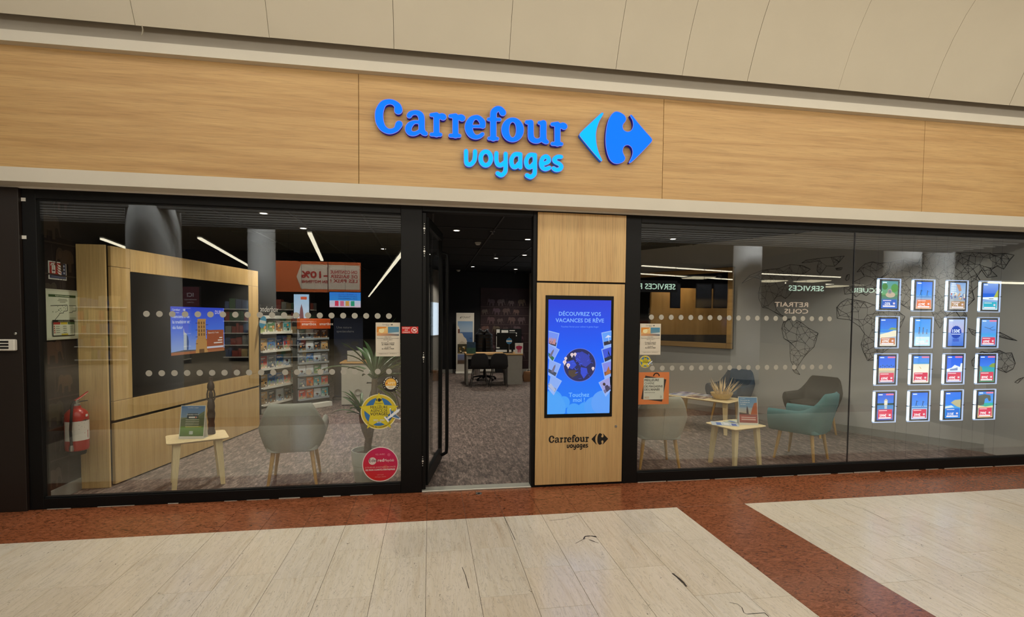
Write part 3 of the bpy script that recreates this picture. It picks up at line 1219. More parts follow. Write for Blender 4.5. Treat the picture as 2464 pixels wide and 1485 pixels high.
def polaroid(x, y, rot, sky, ground, kind):
    c, s_ = math.cos(rot), math.sin(rot)

    def T(pts):
        out = [(x + u * c - v * s_, y + u * s_ + v * c) for u, v in pts]
        return [(min(max(u, 0.001), w_ - .001), min(max(v, 0.001), h_)) for u, v in out]
    a.poly(T([(-.062, -.085), (.062, -.085), (.062, .072), (-.062, .072)]), '#8fb2f5')
    a.poly(T([(-.054, -.055), (.054, -.055), (.054, .064), (-.054, .064)]), sky)
    a.poly(T([(-.054, -.055), (.054, -.055), (.054, -.02), (-.054, -.02)]), ground)
    if kind == 'tower':
        a.poly(T([(.0, -.03), (.024, -.03), (.02, .03), (.012, .05), (.004, .03)]), '#6f6a86')
    elif kind == 'roofs':
        for q in (-.02, .0, .02, .036):
            a.poly(T([(q - .008, -.04), (q + .008, -.04), (q + .008, .0), (q, .022), (q - .008, .0)]), '#b98790')
    elif kind == 'lattice':
        a.poly(T([(-.03, -.05), (-.016, -.05), (-.008, .0), (.0, .05), (.008, .0), (.016, -.05), (.03, -.05), (.006, .02), (-.006, .02)]), '#1d2440')
    elif kind == 'pyramid':
        a.poly(T([(-.05, -.05), (.045, -.05), (.0, .03)]), '#a8683a')
    elif kind == 'parasol':
        a.poly(T([(-.035, .015), (.035, .015), (.0, .04)]), '#cfd8f2')
        a.poly(T([(-.002, -.03), (.002, -.03), (.002, .02), (-.002, .02)]), '#dfe6f5')
    elif kind == 'figure':
        a.poly(T([(-.03, -.05), (.03, -.05), (.012, -.01), (.005, .01), (-.02, .012), (-.03, -.01)]), '#3f3a58')
        a.poly(T([(-.02 + .014 * math.cos(t * .7), .03 + .016 * math.sin(t * .7)) for t in range(9)]), '#3a2a2e')
    else:
        a.poly(T([(-.04, -.04), (.05, -.055), (.05, -.03), (-.02, .0)]), '#a9b6d8')


polaroid(.030, h_ * .655, R(-12), '#6f8ff0', '#3b3550', 'roofs')
polaroid(.020, h_ * .535, R(-28), '#7f9cf0', '#2f6a4a', 'tower')
polaroid(.040, h_ * .400, R(-22), '#86a6ee', '#3f4a62', 'tower')
polaroid(.045, h_ * .265, R(-30), '#86aaf0', '#7f8aa0', 'road')
polaroid(w_ - .028, h_ * .660, R(10), '#5f9cf5', '#2d2a3a', 'parasol')
polaroid(w_ - .022, h_ * .520, R(14), '#3a55d6', '#1f2c4a', 'lattice')
polaroid(w_ - .020, h_ * .395, R(12), '#7f86e0', '#7a4a34', 'pyramid')
polaroid(w_ - .035, h_ * .245, R(28), '#9a9ad6', '#6f6a90', 'figure')
SCREEN = printmat('lit_screen', 1.0, .2)
a.build('display', SCREEN, scr, (sx0 + .026, -.0225, sz0 + .035), (1, 0, 0), (0, 0, 1))
# small black lettering on the oak
LOGO_INK = mat('black_vinyl_letters', '#0d0b09', .6)
bx0 = min(p[0] for c, ls in SHAPES for lp in ls for p in lp)
bx1 = max(p[0] for c, ls in SHAPES for lp in ls for p in lp)
bz0 = min(p[1] for c, ls in SHAPES for lp in ls for p in lp)
lo, hi = onY(1320, 1085, -.017), onY(1463, 1048, -.017)
kk = (hi.x - lo.x) / (bx1 - bx0)
for c, loops in SHAPES:
    q = [[((x - bx0) * kk + lo.x - 1.42, (z - bz0) * kk + lo.z) for x, z in lp] for lp in loops]
    vs, fs, ns = fill2d(q, 0.0006)
    b = MB()
    b.v = [(x, -.0168 - z, y) for x, y, z in vs]
    b.f = fs
    b.mi = [0] * len(fs)
    b.build('printed_letter', LOGO_INK, kiosk)
q = onY(1482, 1026, -.017)
o = link('lock', MB().lathe([(.013, 0), (.013, .004), (.008, .006), (.004, .004)], 16).mesh('lock', STEEL, True), kiosk, (q.x - 1.42, -.016, q.z))
o.rotation_euler = (R(90), 0, 0)


# =================================================================== LIT CEILING SPOTS OF THE SHOP
LAMP = emis('lamp_glow', (1.0, 0.93, 0.82), 14)
CANW = mat('spot_ring', '#c9c6c0', .5)


def downlight(x, y, power, label, size=120, tilt=(0, 0)):
    t = thing('ceiling_spotlight', label, 'spotlight', (x, y, ZC), 0, 'recessed spotlights in the black shop ceiling')
    MB().lathe([(.058, -.002), (.058, -.010), (.046, -.012), (.044, -.004)], 20).build('ring', CANW, t)
    MB().lathe([(.042, -.005), (.042, -.007)], 18).build('lens', LAMP, t)
    l = bpy.data.lights.new('spot', 'SPOT')
    l.energy = power
    l.spot_size = R(size)
    l.spot_blend = 0.6
    l.shadow_soft_size = 0.05
    l.color = (1.0, 0.90, 0.76)
    o = bpy.data.objects.new('spot_light', l)
    COL.objects.link(o)
    o.parent = t
    o.location = (0, 0, -.02)
    o.rotation_euler = (R(tilt[0]), R(tilt[1]), 0)
    return t


SPOTS = [(-2.14, 2.43, 75, 'above the oak television wall'), (-.70, 1.15, 102, 'behind the mullion left of the door'), (-2.05, .95, 93, 'over the small stool table'),
         (1.63, 3.82, 60, 'right of the door, first of the row'), (1.97, 5.92, 60, 'right of the door, second of the row'),
         (3.97, 3.26, 50, 'before the framed black panel'), (2.75, 1.05, 93, 'over the grey chair by the orange sticker'), (4.05, 1.15, 93, 'over the teal armchair'), (5.55, .75, 55, 'over the lit posters'),
         (-1.9, 3.5, 260, 'over the gift box rack'), (.4, 3.2, 60, 'in the middle of the entrance aisle'), (1.45, 6.6, 75, 'over the two dark visitor chairs'), (1.1, 8.6, 110, 'over the roll-up banner'),
         (-.9, 5.6, 60, 'over the white service counter'), (2.3, 9.0, 80, 'over the wallpaper desk')]
for x, y, pw, lb in SPOTS:
    downlight(x, y, pw, 'small recessed ceiling spotlight ' + lb)


# smoke detectors and sprinklers
def detector(px1, py1, label):
    p = onZ(px1, py1, ZC - .03)
    t = thing('smoke_detector', label, 'smoke detector', (p.x if p.y < 9.6 else .78, min(p.y, 9.6), ZC))
    MB().lathe([(.055, 0), (.055, -.018), (.045, -.024)], 18).build('base', WHITE, t, True)
    MB().lathe([(.042, -.024), (.044, -.036), (.030, -.050), (.015, -.052)], 18).build('sensor_head', WHITE, t, True)
    MB().lathe([(.046, -.027), (.046, -.031)], 18).build('vent_slot', BLACK2, t)


detector(1150, 587, 'round white smoke detector on the black ceiling beyond the open door')
detector(1103, 673, 'small white smoke detector far back on the ceiling near the roll-up banner')
for px1, py1, lb in ((1185, 560, 'nearest'), (1191, 613, 'second'), (1194, 680, 'farthest')):
    p = onZ(px1, py1, ZC - .02)
    t = thing('sprinkler', lb + ' dark metal sprinkler head on the ceiling above the entrance aisle', 'sprinkler', (p.x, min(p.y, 9.8), ZC))
    MB().lathe([(.04, 0), (.04, -.004), (.012, -.008), (.010, -.03)], 14).build('escutcheon', STEEL, t)
    MB().lathe([(.018, -.040), (.018, -.043), (.004, -.045)], 12).build('deflector', STEEL, t)
    MB().tube([(.009, 0, -.028), (.012, 0, -.036), (.006, 0, -.042)], .002, 6).build('yoke', STEEL, t)

# =================================================================== OAK TELEVISION WALL (left)
TVA, TVB = Vector((-2.917, .534, 0)), Vector((-2.406, 3.041, 0))
TU = (TVB - TVA).normalized()
TVL = (TVB - TVA).length
TANG = math.atan2(TU.y, TU.x)
TOAK = wood('tv_wall_oak', '#d3b27a', '#b8955e', 2, .5, 1.2)
tvw = thing('television_wall', 'tall oak-clad television wall standing diagonally behind the left window', 'partition', TVA, TANG)
# local x along the face, +y is behind the face (into the wall), face towards -y
H = 2.24
MB().box(.0, TVL + .03, .03, .22, 0, H - .005).build('core', BLACK2, tvw)
sl = .60      # dark slot between lower and upper cladding


def clad(x0, x1, z0, z1):
    MB().cbox(x0 + .002, x1 - .002, 0, .03, z0 + .002, z1 - .002, .0015).build('oak_panel', TOAK, tvw)


clad(.038, 1.38, .012, sl - .012)
clad(1.38, TVL, .012, sl - .012)
clad(.038, .265, sl + .012, .795)
clad(.265, 2.315, sl + .012, .795)
clad(2.315, TVL, sl + .012, .795)
clad(.038, .265, .795, 2.05)
clad(2.315, TVL, .795, 2.02)
clad(.038, .265, 2.05, H)
clad(.265, 2.315, 2.02, H)
clad(2.315, TVL, 2.02, H)
# end board facing the window
inv = Matrix.Translation(TVA) @ Matrix.Rotation(TANG, 4, 'Z')
inv = inv.inverted()
e_ = MB().cbox(-3.160, -2.922, .512, .534, 0.0, H, .003)
e_.v = [tuple(inv @ Vector(v)) for v in e_.v]
e_.build('end_board', TOAK, tvw)
MB().cbox(.268, 2.312, .004, .03, .80, 2.018, .003).build('black_glass', mat('black_screen_glass', '#0a0a0c', .06, var=.05), tvw)
a = Art()
sw, shh = 1.755 - .805, 1.70 - 1.165
a.rect(0, 0, sw, shh * .5, '#9fb9e8', '#4a78f0')
a.rect(0, shh * .5, sw, shh, '#4a78f0', '#2b49e0', False)
a.rect(0, 0, sw, .035, '#b0673c')
a.poly([(0, .035), (.2, .05), (.5, .04), (.62, .055), (.62, .03), (0, .03)], '#5d5a5e')
a.poly([(.20, .05), (.275, .05), (.285, .14), (.272, .20), (.245, .235), (.215, .25), (.205, .30), (.2, .25)], '#cdd2da')
a.poly([(.25, .05), (.275, .05), (.285, .14), (.272, .20), (.25, .225)], '#3f5a96')
a.poly([(.40, .0), (.62, .0), (.61, .15), (.585, .17), (.585, .37), (.595, .40), (.44, .40), (.435, .37), (.43, .17), (.41, .15)], '#c9924f')
for i in range(3):
    for j in range(4):
        a.rect(.452 + i * .045, .20 + j * .045, .475 + i * .045, .232 + j * .045, '#7a5128', None, j == 0 and i == 0)
for j in range(4):
    a.line((.40, .11 + j * .08), (.44, .11 + j * .08), .006, '#4a3220', True)
    a.line((.585, .15 + j * .06), (.63, .15 + j * .06), .006, '#4a3220', True)
a.rect(.46, .0, .55, .045, '#6b451f')
a.rrect(.60, .03, .93, .265, .01, '#a8512a')
a.rect(.60, .045, .92, .068, '#d9d6e0')
a.text('Séjours 8 j / 7 nuits', .625, .225, .026, '#f0d9cc', .01, 'LEFT')
for j, wq in enumerate((.06, .09, .17)):
    a.rect(.90 - wq, .16 - j * .03, .90, .174 - j * .03, '#efdccf')
a.text('Carrefour', .02, shh - .045, .030, '#e6ecff', .01, 'LEFT')
a.text('voyages', .07, shh - .070, .018, '#e6ecff', .0, 'LEFT')
a.poly([(.185, shh - .035), (.20, shh - .022), (.20, shh - .048)], '#e6ecff')
a.disc(.215, shh - .035, .012, '#e6ecff', 12)
a.text('Rencontre de', .02, shh - .125, .050, '#dfe6ff', .012, 'LEFT')
a.text('la tradition et', .02, shh - .185, .050, '#dfe6ff', .012, 'LEFT')
a.text('du futur', .02, shh - .245, .050, '#dfe6ff', .012, 'LEFT')
a.text('DUBAI', sw - .02, shh - .075, .062, '#cfc8ff', .02, 'RIGHT')
a.build('lit_display', printmat('lit_screen_dim', .62, .2), tvw, (.805, .0035, 1.165), (1, 0, 0), (0, 0, 1))

# =================================================================== LEFT WALL THINGS
XW = -3.169
t = thing('evacuation_plan', 'framed evacuation plan with green title bar on maroon wall', 'wall plan', (XW, .32, 1.60))
MB().cbox(0, .016, -.206, .206, -.217, .217, .004).build('frame', mat('pale_plan_frame', '#b9b9a4', .5), t)
a = Art()
a.rect(-.19, -.20, .19, .20, '#c3c7b0')
a.rect(-.165, .150, .165, .172, '#2c4a22')
a.text("PLAN D'EVACUATION", 0, .155, .017, '#d9e0c6', .01)
for k, wq in enumerate((.10, .12, .07)):
    a.rect(-wq / 2, .13 - k * .012, wq / 2, .135 - k * .012, '#777a68')
K = '#1d1f1a'
pl = [(-.145, .075), (.055, .085), (.058, .035), (.01, .030), (.008, .015), (-.04, .012), (-.045, .0), (-.11, -.055)]
for p, q in zip(pl[:-1], pl[1:]):
    a.line(p, q, .005, K)
pl = [(.075, .08), (.165, .08), (.165, .035), (.12, .033), (.118, .02), (.075, .018)]
for p, q in zip(pl[:-1], pl[1:]):
    a.line(p, q, .004, K)
rg = random.Random(2)
for k in range(16):
    a.disc(rg.uniform(-.13, .04), rg.uniform(.02, .075), .004, '#4c5a44', 6)
for k in range(4):
    a.rect(.075, -.03 - k * .012, .155, -.026 - k * .012, '#8f947e')
a.rect(-.135, -.185, .135, -.045, '#15160f')
a.rect(-.128, -.178, .128, -.066, '#c3c7b0')
a.text('CONSIGNES DE SECURITE', 0, -.060, .012, '#c9cdb5')
for k, cc in enumerate(('#a03028', '#b9a72c', '#3f5c34')):
    a.rect(-.128 + k * .087, -.085, -.046 + k * .087, -.066, cc)
for r_ in range(4):
    a.rect(-.124, -.105 - r_ * .018, -.112, -.094 - r_ * .018, '#a8453c')
    for k in range(3):
        a.rect(-.10 + k * .085, -.102 - r_ * .018, -.055 + k * .085, -.098 - r_ * .018, '#5d6154')
a.rect(-.04, -.177, .04, -.164, '#b9a72c')
a.build('plan_sheet', PRINT, t, (.0165, 0, 0), (0, 1, 0), (0, 0, 1))

a = Art()
a.rect(-.105, -.075, .105, .075, '#d3d2cc')
a.rect(-.097, -.035, .040, .067, '#9c2018')
a.rect(.045, -.035, .097, .067, '#262c4c')
a.rect(-.097, -.067, .097, -.042, '#1f2746')
a.rrect(-.072, -.025, -.030, .045, .006, '#dcd8cf')
a.rect(-.056, .045, -.046, .056, '#dcd8cf')
a.poly([(-.088, .04), (-.08, .058), (-.05, .062), (-.03, .056), (-.05, .052), (-.075, .048), (-.08, .036)], '#dcd8cf')
a.rect(-.066, -.006, -.036, .004, '#4a2420')
for k in range(4):
    y = -.03 + k * .022
    a.poly([(.035, y - .004), (.005, y + .002), (-.012, y + .026), (.006, y + .016), (.03, y + .012)], '#dcd8cf')
for k in range(3):
    a.disc(.071, .045 - k * .03, .010, '#aeb3c6', 10)
for k in range(2):
    a.rect(-.085, -.052 - k * .008, .085, -.049 - k * .008, '#8088a6')
es = thing('extinguisher_sign', 'small red and navy extinguisher sign with flames on maroon wall', 'safety sign', (XW, .293, 1.977))
MB().box(0, .003, -.107, .107, -.077, .077).build('plate', WHITE, es)
a.build('pictogram', PRINT, es, (.0035, 0, 0), (0, 1, 0), (0, 0, 1))

REDP = mat('extinguisher_red', '#a31b12', .3, var=.06)
ext = thing('fire_extinguisher', 'red fire extinguisher with white label hung on maroon wall', 'fire extinguisher', (-3.076, .335, .40))
MB().lathe([(.060, 0), (.082, .012), (.086, .03), (.086, .30), (.080, .335), (.060, .362), (.036, .378), (.032, .40)], 28).build('cylinder', REDP, ext, 40)
MB().lathe([(.062, -.03), (.066, -.01), (.064, .008)], 24).build('foot_ring', BLACK2, ext, True)
MB().lathe([(.030, .40), (.030, .415), (.022, .42), (.022, .45), (.012, .455)], 16).build('valve', STEEL, ext, 40)
MB().tube([(0, -.02, .445), (.01, .05, .47), (.015, .13, .505)], [.013, .012, .009], 8, flat=.5).build('lever', REDP, ext, True)
MB().tube([(0, -.02, .425), (.012, .06, .43), (.015, .12, .425)], [.012, .011, .008], 8, flat=.5).build('carry_handle', BLACK2, ext, True)
MB().tube([(0, -.03, .435), (.02, -.085, .42), (.03, -.112, .34), (.02, -.112, .20), (.02, -.105, .06)], .010, 10).build('hose', BLACK2, ext, True)
MB().lathe([(.015, 0), (.018, .02), (.012, .05)], 12, (.02, -.105, .02)).build('nozzle', STEEL, ext, True)
# curved paper label
lb = MB()
rings = []
for j, z in enumerate(np.linspace(.10, .27, 6)):
    rings.append([(.0872 * math.cos(R(-125 + 150 * i / 14)), .0872 * math.sin(R(-125 + 150 * i / 14)), z) for i in range(15)])
lb.loft(rings, caps=False, closed=False)
lbo = lb.build('label', mat('label_paper', '#cfc8bd', .5), ext, True)
a = Art()
for k in range(7):
    a.rect(-.05, .085 - k * .012, .0 + .02 * (k % 3), .090 - k * .012, '#6b5a54')
a.poly([(-.06, -.075), (.075, -.075), (.075, .0), (.04, -.02), (-.01, -.065)], '#a32a20')
a.poly([(.02, .09), (.05, .098), (.085, .09), (.05, .082)], '#4a3b38')
pr = a.build('label_print', PRINT, lbo, (0, 0, 0), (1, 0, 0), (0, 0, 1))
for v in pr.data.vertices:
    an = R(-48) + v.co.x / .087
    h = .0878 - v.co.y * .0
    v.co = Vector((h * math.cos(an), h * math.sin(an), .185 + v.co.z))
MB().box(.083, .0885, -.02, .0, .305, .325).build('gauge_tag', WHITE, ext)
MB().box(-.101, -.06, -.03, .03, .25, .31).build('wall_hook', STEEL, ext)

# =================================================================== FURNITURE BUILDERS
LEGW = wood('chair_leg_oak', '#cfa25e', '#a87f46', 2, .45, 2.0)
BIRCH = wood('birch_stool', '#ecd7a8', '#dcc190', 2, .45, 2.0, contrast=.6)


def fabric(name, col, spec=.2):
    if name in MATS:
        return MATS[name]
    c = lin(col)
    m, nt, bs, out = nodes_of(name)
    v = coords(nt)
    f = noise(nt, v, 260, 3, .7)
    g = noise(nt, v, 7, 4, .6)
    c1 = mixcol(nt, f, tuple(x * .72 for x in c), tuple(min(1, x * 1.22) for x in c))
    mx = nt.nodes.new('ShaderNodeMix')
    mx.data_type = 'RGBA'
    mx.blend_type = 'MULTIPLY'
    mx.inputs[0].default_value = .5
    nt.links.new(c1, mx.inputs[6])
    nt.links.new(ramp(nt, g, [(.3, .78), (.7, 1.0)]), mx.inputs[7])
    nt.links.new(mx.outputs[2], bs.inputs['Base Color'])
    bs.inputs['Roughness'].default_value = .95
    bs.inputs['Specular IOR Level'].default_value = spec
    bump(nt, bs, f, .3, .001)
    MATS[name] = m
    return m


def smoothstep(a, b, x):
    t = min(1, max(0, (x - a) / (b - a)))
    return t * t * (3 - 2 * t)


def armchair(loc, ang, fab, label, group=None):
    """tub chair facing local +y; ang rotates it about z"""
    t = thing('armchair', label, 'armchair', (loc[0], loc[1], 0), ang, group)
    NU, W, DB, DF = 44, .300, -.285, .27
    path = []
    rc_ = .17
    # U path: right front -> back -> left front
    raw = [(W, DF), (W, .12), (W, -.02), (W, DB + rc_)]
    raw += [(W - rc_ + rc_ * math.cos(R(k)), DB + rc_ - rc_ * math.sin(R(k))) for k in (15, 30, 45, 60, 75)]
    raw += [(W - rc_, DB), (.07, DB - .012), (0, DB - .015)]
    raw = raw + [(-x, y) for x, y in reversed(raw[:-1])]
    L = [0]
    for p, q in zip(raw[:-1], raw[1:]):
        L.append(L[-1] + math.hypot(q[0] - p[0], q[1] - p[1]))
    for k in range(NU + 1):
        d = L[-1] * k / NU
        i = max(j for j in range(len(L)) if L[j] <= d + 1e-9)
        i = min(i, len(raw) - 2)
        f = (d - L[i]) / (L[i + 1] - L[i])
        path.append((raw[i][0] + (raw[i + 1][0] - raw[i][0]) * f, raw[i][1] + (raw[i + 1][1] - raw[i][1]) * f))

    def top(x, y):
        back = smoothstep(-.03, -.27, y)
        return .585 + .215 * back - .05 * smoothstep(.20, .31, abs(x)) * back

    def ring(k):
        x, y = path[k]
        h = top(x, y)
        x2, y2 = path[min(k + 1, NU)]
        x1, y1 = path[max(k - 1, 0)]
        tx, ty = x2 - x1, y2 - y1
        n = math.hypot(tx, ty)
        ix, iy = ty / n, -tx / n     # inward
        if ix * (0 - x) + iy * (0 - y) < 0:
            ix, iy = -ix, -iy
        out = []
        zb = .335
        # outer side going up, over the rim, inner side going down
        for f, o_ in ((0, .085), (.06, .060), (.25, .034), (.5, .012), (.68, .002), (.85, .006), (.95, .016)):
            back = smoothstep(.0, -.2, y)
            tap = .032 * back * smoothstep(.62, 1.0, f)
            out.append((x + ix * (o_ + tap), y + iy * (o_ + tap) * (.6 if back > .5 else 1) - .085 * back * f * f, zb + (h - zb) * f))
        tp = .032 * smoothstep(.0, -.2, y)
        ln = .085 * smoothstep(.0, -.2, y)
        out.append((x + ix * (.036 + tp), y + iy * (.036 + tp) - ln, h + .004))
        for f, o_ in ((.95, .058), (.8, .070), (.6, .075), (.40, .080), (.2, .085)):
            out.append((x + ix * (o_ + tp * .7), y + iy * (o_ + tp * .7) - ln * f * f, zb + (h - zb) * f))
        return out
    MB().loft([ring(k) for k in range(NU + 1)]).build('shell', fab, t, 60)
    # seat base and cushion
    def rr(w, d0, d1, z, r=.07):
        p = []
        for cx, cy, a0 in ((w - r, d0 + r, -90), (w - r, d1 - r, 0), (-w + r, d1 - r, 90), (-w + r, d0 + r, 180)):
            p += [(cx + r * math.cos(R(a0 + q)), cy + r * math.sin(R(a0 + q)), z) for q in (0, 22, 45, 67, 90)]
        return p
    MB().loft([rr(.19, -.21, .22, .325), rr(.225, -.24, .25, .34), rr(.235, -.23, .262, .39), rr(.23, -.22, .25, .41)]).build('seat_base', fab, t, 60)
    MB().loft([rr(.215, -.21, .255, .41), rr(.228, -.21, .275, .43), rr(.225, -.21, .272, .462), rr(.19, -.18, .24, .478)]).build('seat_cushion', fab, t, 60)
    MB().tube([(0, DB - .006, .37), (0, DB - .030, .50), (0, DB - .050, .60), (0, DB - .066, .68)], .0035, 6).build('back_seam', fab, t)
    for sx in (-1, 1):
        for sy in (-1, 1):
            MB().tube([(sx * .165, sy * .165, .35), (sx * .185, sy * .185, .20), (sx * .213, sy * .213, 0)], [.021, .018, .0125], 12).build('leg', LEGW, t, 60)
    return t


def stool_table(loc, ang, lx, ly, label, h=.45, spl=.03):
    t = thing('stool_table', label, 'side table', (loc[0], loc[1], 0), ang)

    def rr(w, d, z, r):
        p = []
        for cx, cy, a0 in ((w - r, -d + r, -90), (w - r, d - r, 0), (-w + r, d - r, 90), (-w + r, -d + r, 180)):
            p += [(cx + r * math.cos(R(a0 + q)), cy + r * math.sin(R(a0 + q)), z) for q in (0, 30, 60, 90)]
        return p
    a_, b_ = lx / 2, ly / 2
    MB().loft([rr(a_ - .035, b_ - .035, h - .024, .03), rr(a_ - .004, b_ - .004, h - .010, .035), rr(a_, b_, h - .005, .035), rr(a_ - .003, b_ - .003, h, .035)]).build('tabletop', BIRCH, t, 35)
    for sx in (-1, 1):
        for sy in (-1, 1):
            x0, y0 = sx * (a_ - .085), sy * (b_ - .075)
            x1, y1 = sx * (a_ - .085 + spl), sy * (b_ - .075 + spl)
            w0, w1 = .030, .019
            r0 = [(x0 - w0, y0 - w0 * .75, h - .022), (x0 + w0, y0 - w0 * .75, h - .022), (x0 + w0, y0 + w0 * .75, h - .022), (x0 - w0, y0 + w0 * .75, h - .022)]
            r1 = [(x1 - w1, y1 - w1 * .75, 0), (x1 + w1, y1 - w1 * .75, 0), (x1 + w1, y1 + w1 * .75, 0), (x1 - w1, y1 + w1 * .75, 0)]
            MB().loft([r1, r0]).build('leg', BIRCH, t)
    return t


GREYF = fabric('grey_wool', '#a0a29a')
TEALF = fabric('teal_wool', '#568083')
NAVYF = fabric('slate_blue_wool', '#33475a')
DGREYF = fabric('charcoal_wool', '#46433f')
armchair((-1.30, .530), R(7), GREYF, 'grey tub armchair seen from behind in the left window')
armchair((2.45, .565), R(-8), GREYF, 'grey tub armchair seen from behind beside the orange window sticker')
armchair((4.28, .585), R(31), TEALF, 'teal tub armchair seen from the side next to the low stool table')
armchair((5.38, 1.72), R(113), DGREYF, 'dark charcoal tub armchair against the white map wall')
armchair((4.78, 2.78), R(121), NAVYF, 'slate blue tub armchair behind the table with the basket')
stool_table((-2.19, .555), R(26), .50, .40, 'pale birch stool table holding a carved figure in the left window')
stool_table((3.36, .465), R(17), .50, .42, 'pale birch stool table holding leaflets and a red brochure stand')
tc_ = Vector((4.06, 1.72, 0)) + RE * .48 + Vector((.837, .547, 0)) * .27
TANG3 = math.atan2(RE.y, RE.x)
stool_table((tc_.x, tc_.y), TANG3, .98, .54, 'long pale birch coffee table with dried plant basket and magazines', .465)

# ---- things on the tables
CLEAR = glassmat('clear_acrylic', .05)


def brochure_stand(loc, ang, w, h, art, label, lean=10):
    t = thing('brochure_stand', label, 'brochure stand', loc, ang)
    M = Matrix.Rotation(R(-lean), 4, 'X')
    b = MB().box(-w / 2 - .006, w / 2 + .006, -.003, .0, 0, h + .03, M)
    b.build('sleeve', WHITE, t)
    b2 = MB().box(-w / 2 - .006, w / 2 + .006, .0, .003, 0, h * .7, Matrix.Translation((0, .003 + .075, 0)) @ Matrix.Rotation(R(8), 4, 'X'))
    b2.build('back_support', WHITE, t)
    MB().box(-w / 2 - .006, w / 2 + .006, -.002, .085, 0, .003).build('foot', WHITE, t)
    art.build('sheet', GLOSSP, t, M @ Vector((-w / 2, -.0035, .024)), (1, 0, 0), M.to_3x3() @ Vector((0, 0, 1)))
    return t


a = Art()
w_, h_ = .21, .28
a.rect(0, 0, w_, h_ * .32, '#4a6a2c', '#6f9a4a')
a.rect(0, h_ * .32, w_, h_ * .62, '#6f7f5a', '#7f8c74', False)
a.rect(0, h_ * .62, w_, h_, '#7d98b0', '#4a78b0', False)
a.poly([(0, h_ * .35), (0, h_ * .55), (.05, h_ * .62), (.11, h_ * .52), (.16, h_ * .72), (w_, h_ * .84), (w_, h_ * .35)], '#6c7a5f')
a.poly([(.10, h_ * .35), (.15, h_ * .60), (w_, h_ * .76), (w_, h_ * .35)], '#5d6d50')
a.rrect(.055, h_ * .58, .155, h_ * .76, .01, '#30404c')
a.text('ÉVADEZ-VOUS', .105, h_ * .695, .016, '#e3e6e4', .01)
a.rrect(.070, h_ * .60, .145, h_ * .65, .006, '#e4e2dc')
a.disc(.133, h_ * .625, .007, '#c9502f', 12)
for k in range(5):
    a.rect(.045, h_ * .54 - k * .016, .165, h_ * .54 + .004 - k * .016, '#cfd6c4')
a.rect(.05, h_ * .30, .19, h_ * .315, '#d9d64a')
a.rrect(.085, h_ * .06, .118, h_ * .17, .004, '#b9c9c0')
a.text('Carrefour voyages', .105, h_ * .93, .013, '#eef2f2')
brochure_stand((-2.20, .455, .45), R(-4), w_, h_, a, 'white stand with green valley leaflet on the left stool table')
a = Art()
w_, h_ = .19, .28
a.rect(0, 0, w_, h_ * .33, '#9a4a42', '#8f4038')
a.rect(0, h_ * .33, w_, h_ * .6, '#c8b79c', '#9fb2c0', False)
a.rect(0, h_ * .6, w_, h_, '#7fa0bd', '#5f8fbd', False)
a.poly([(.12, h_ * .33), (.19, h_ * .33), (.19, h_ * .8), (.16, h_ * .78), (.14, h_ * .6)], '#b9694a')
a.poly([(.075, h_ * .33), (.10, h_ * .33), (.094, h_ * .55), (.085, h_ * .68), (.078, h_ * .55)], '#4f4a50')
a.poly([(.0, h_ * .33), (.0, h_ * .40), (.07, h_ * .37), (.12, h_ * .33)], '#5a5650')
for k, s_ in enumerate(('Rencontre de', 'la tradition et', 'du futur')):
    a.text(s_, .015, h_ * .86 - k * .022, .018, '#eef2f4', .01, 'LEFT')
a.text('Carrefour', .015, h_ * .94, .013, '#eef2f4', 0, 'LEFT')
a.rrect(.01, .02, .18, h_ * .27, .005, '#a8453c')
a.rect(.02, .055, .17, .062, '#e0c9c0')
a.rect(.02, .03, .17, .042, '#d9b9b0')
brochure_stand((3.475, .40, .45), R(-17), w_, h_, a, 'white stand with reddish city brochure on the stool table by the teal chair', 12)

WENGE = mat('dark_carved_wood', '#2e1a12', .4, var=.4, scale=18)
st = thing('carved_figure', 'tall dark carved wooden figure with raised arms on left stool table', 'figurine', (-2.10, .645, .45))
MB().lathe([(.034, 0), (.036, .02), (.028, .05), (.030, .09), (.026, .12), (.033, .16), (.036, .20), (.030, .235), (.034, .27), (.030, .31), (.024, .335), (.014, .35)], 18).build('body', WENGE, st, 50)
MB().lathe([(.010, .345), (.014, .352), (.020, .375), (.019, .40), (.012, .418), (.008, .425)], 14).build('head', WENGE, st, True)
MB().lathe([(.012, .420), (.026, .432), (.033, .455), (.030, .485), (.020, .510), (.013, .520), (.015, .535), (.015, .555)], 16).build('carried_jar', WENGE, st, 50)
for sx in (-1, 1):
    MB().tube([(sx * .024, 0, .330), (sx * .033, 0, .345), (sx * .034, 0, .39), (sx * .026, 0, .435)], [.009, .008, .0075, .007], 8).build('arm', WENGE, st, True)

rg = random.Random(21)


def leaflet(loc, ang, w, l, base, cols, label, th=.004):
    t = thing('leaflet', label, 'leaflet', loc, ang)
    MB().box(-w / 2, w / 2, -l / 2, l / 2, 0, th).build('pages', WHITE, t)
    a = Art()
    a.rect(-w / 2, -l / 2, w / 2, l / 2, base)
    for k, c in enumerate(cols):
        y0 = -l / 2 + l * (.08 + .28 * k)
        a.rect(-w / 2 * .85, y0, w / 2 * (.2 + .5 * rg.random()), y0 + l * .18, c)
    a.build('cover', GLOSSP, t, (0, 0, th + .0004), (1, 0, 0), (0, 1, 0))


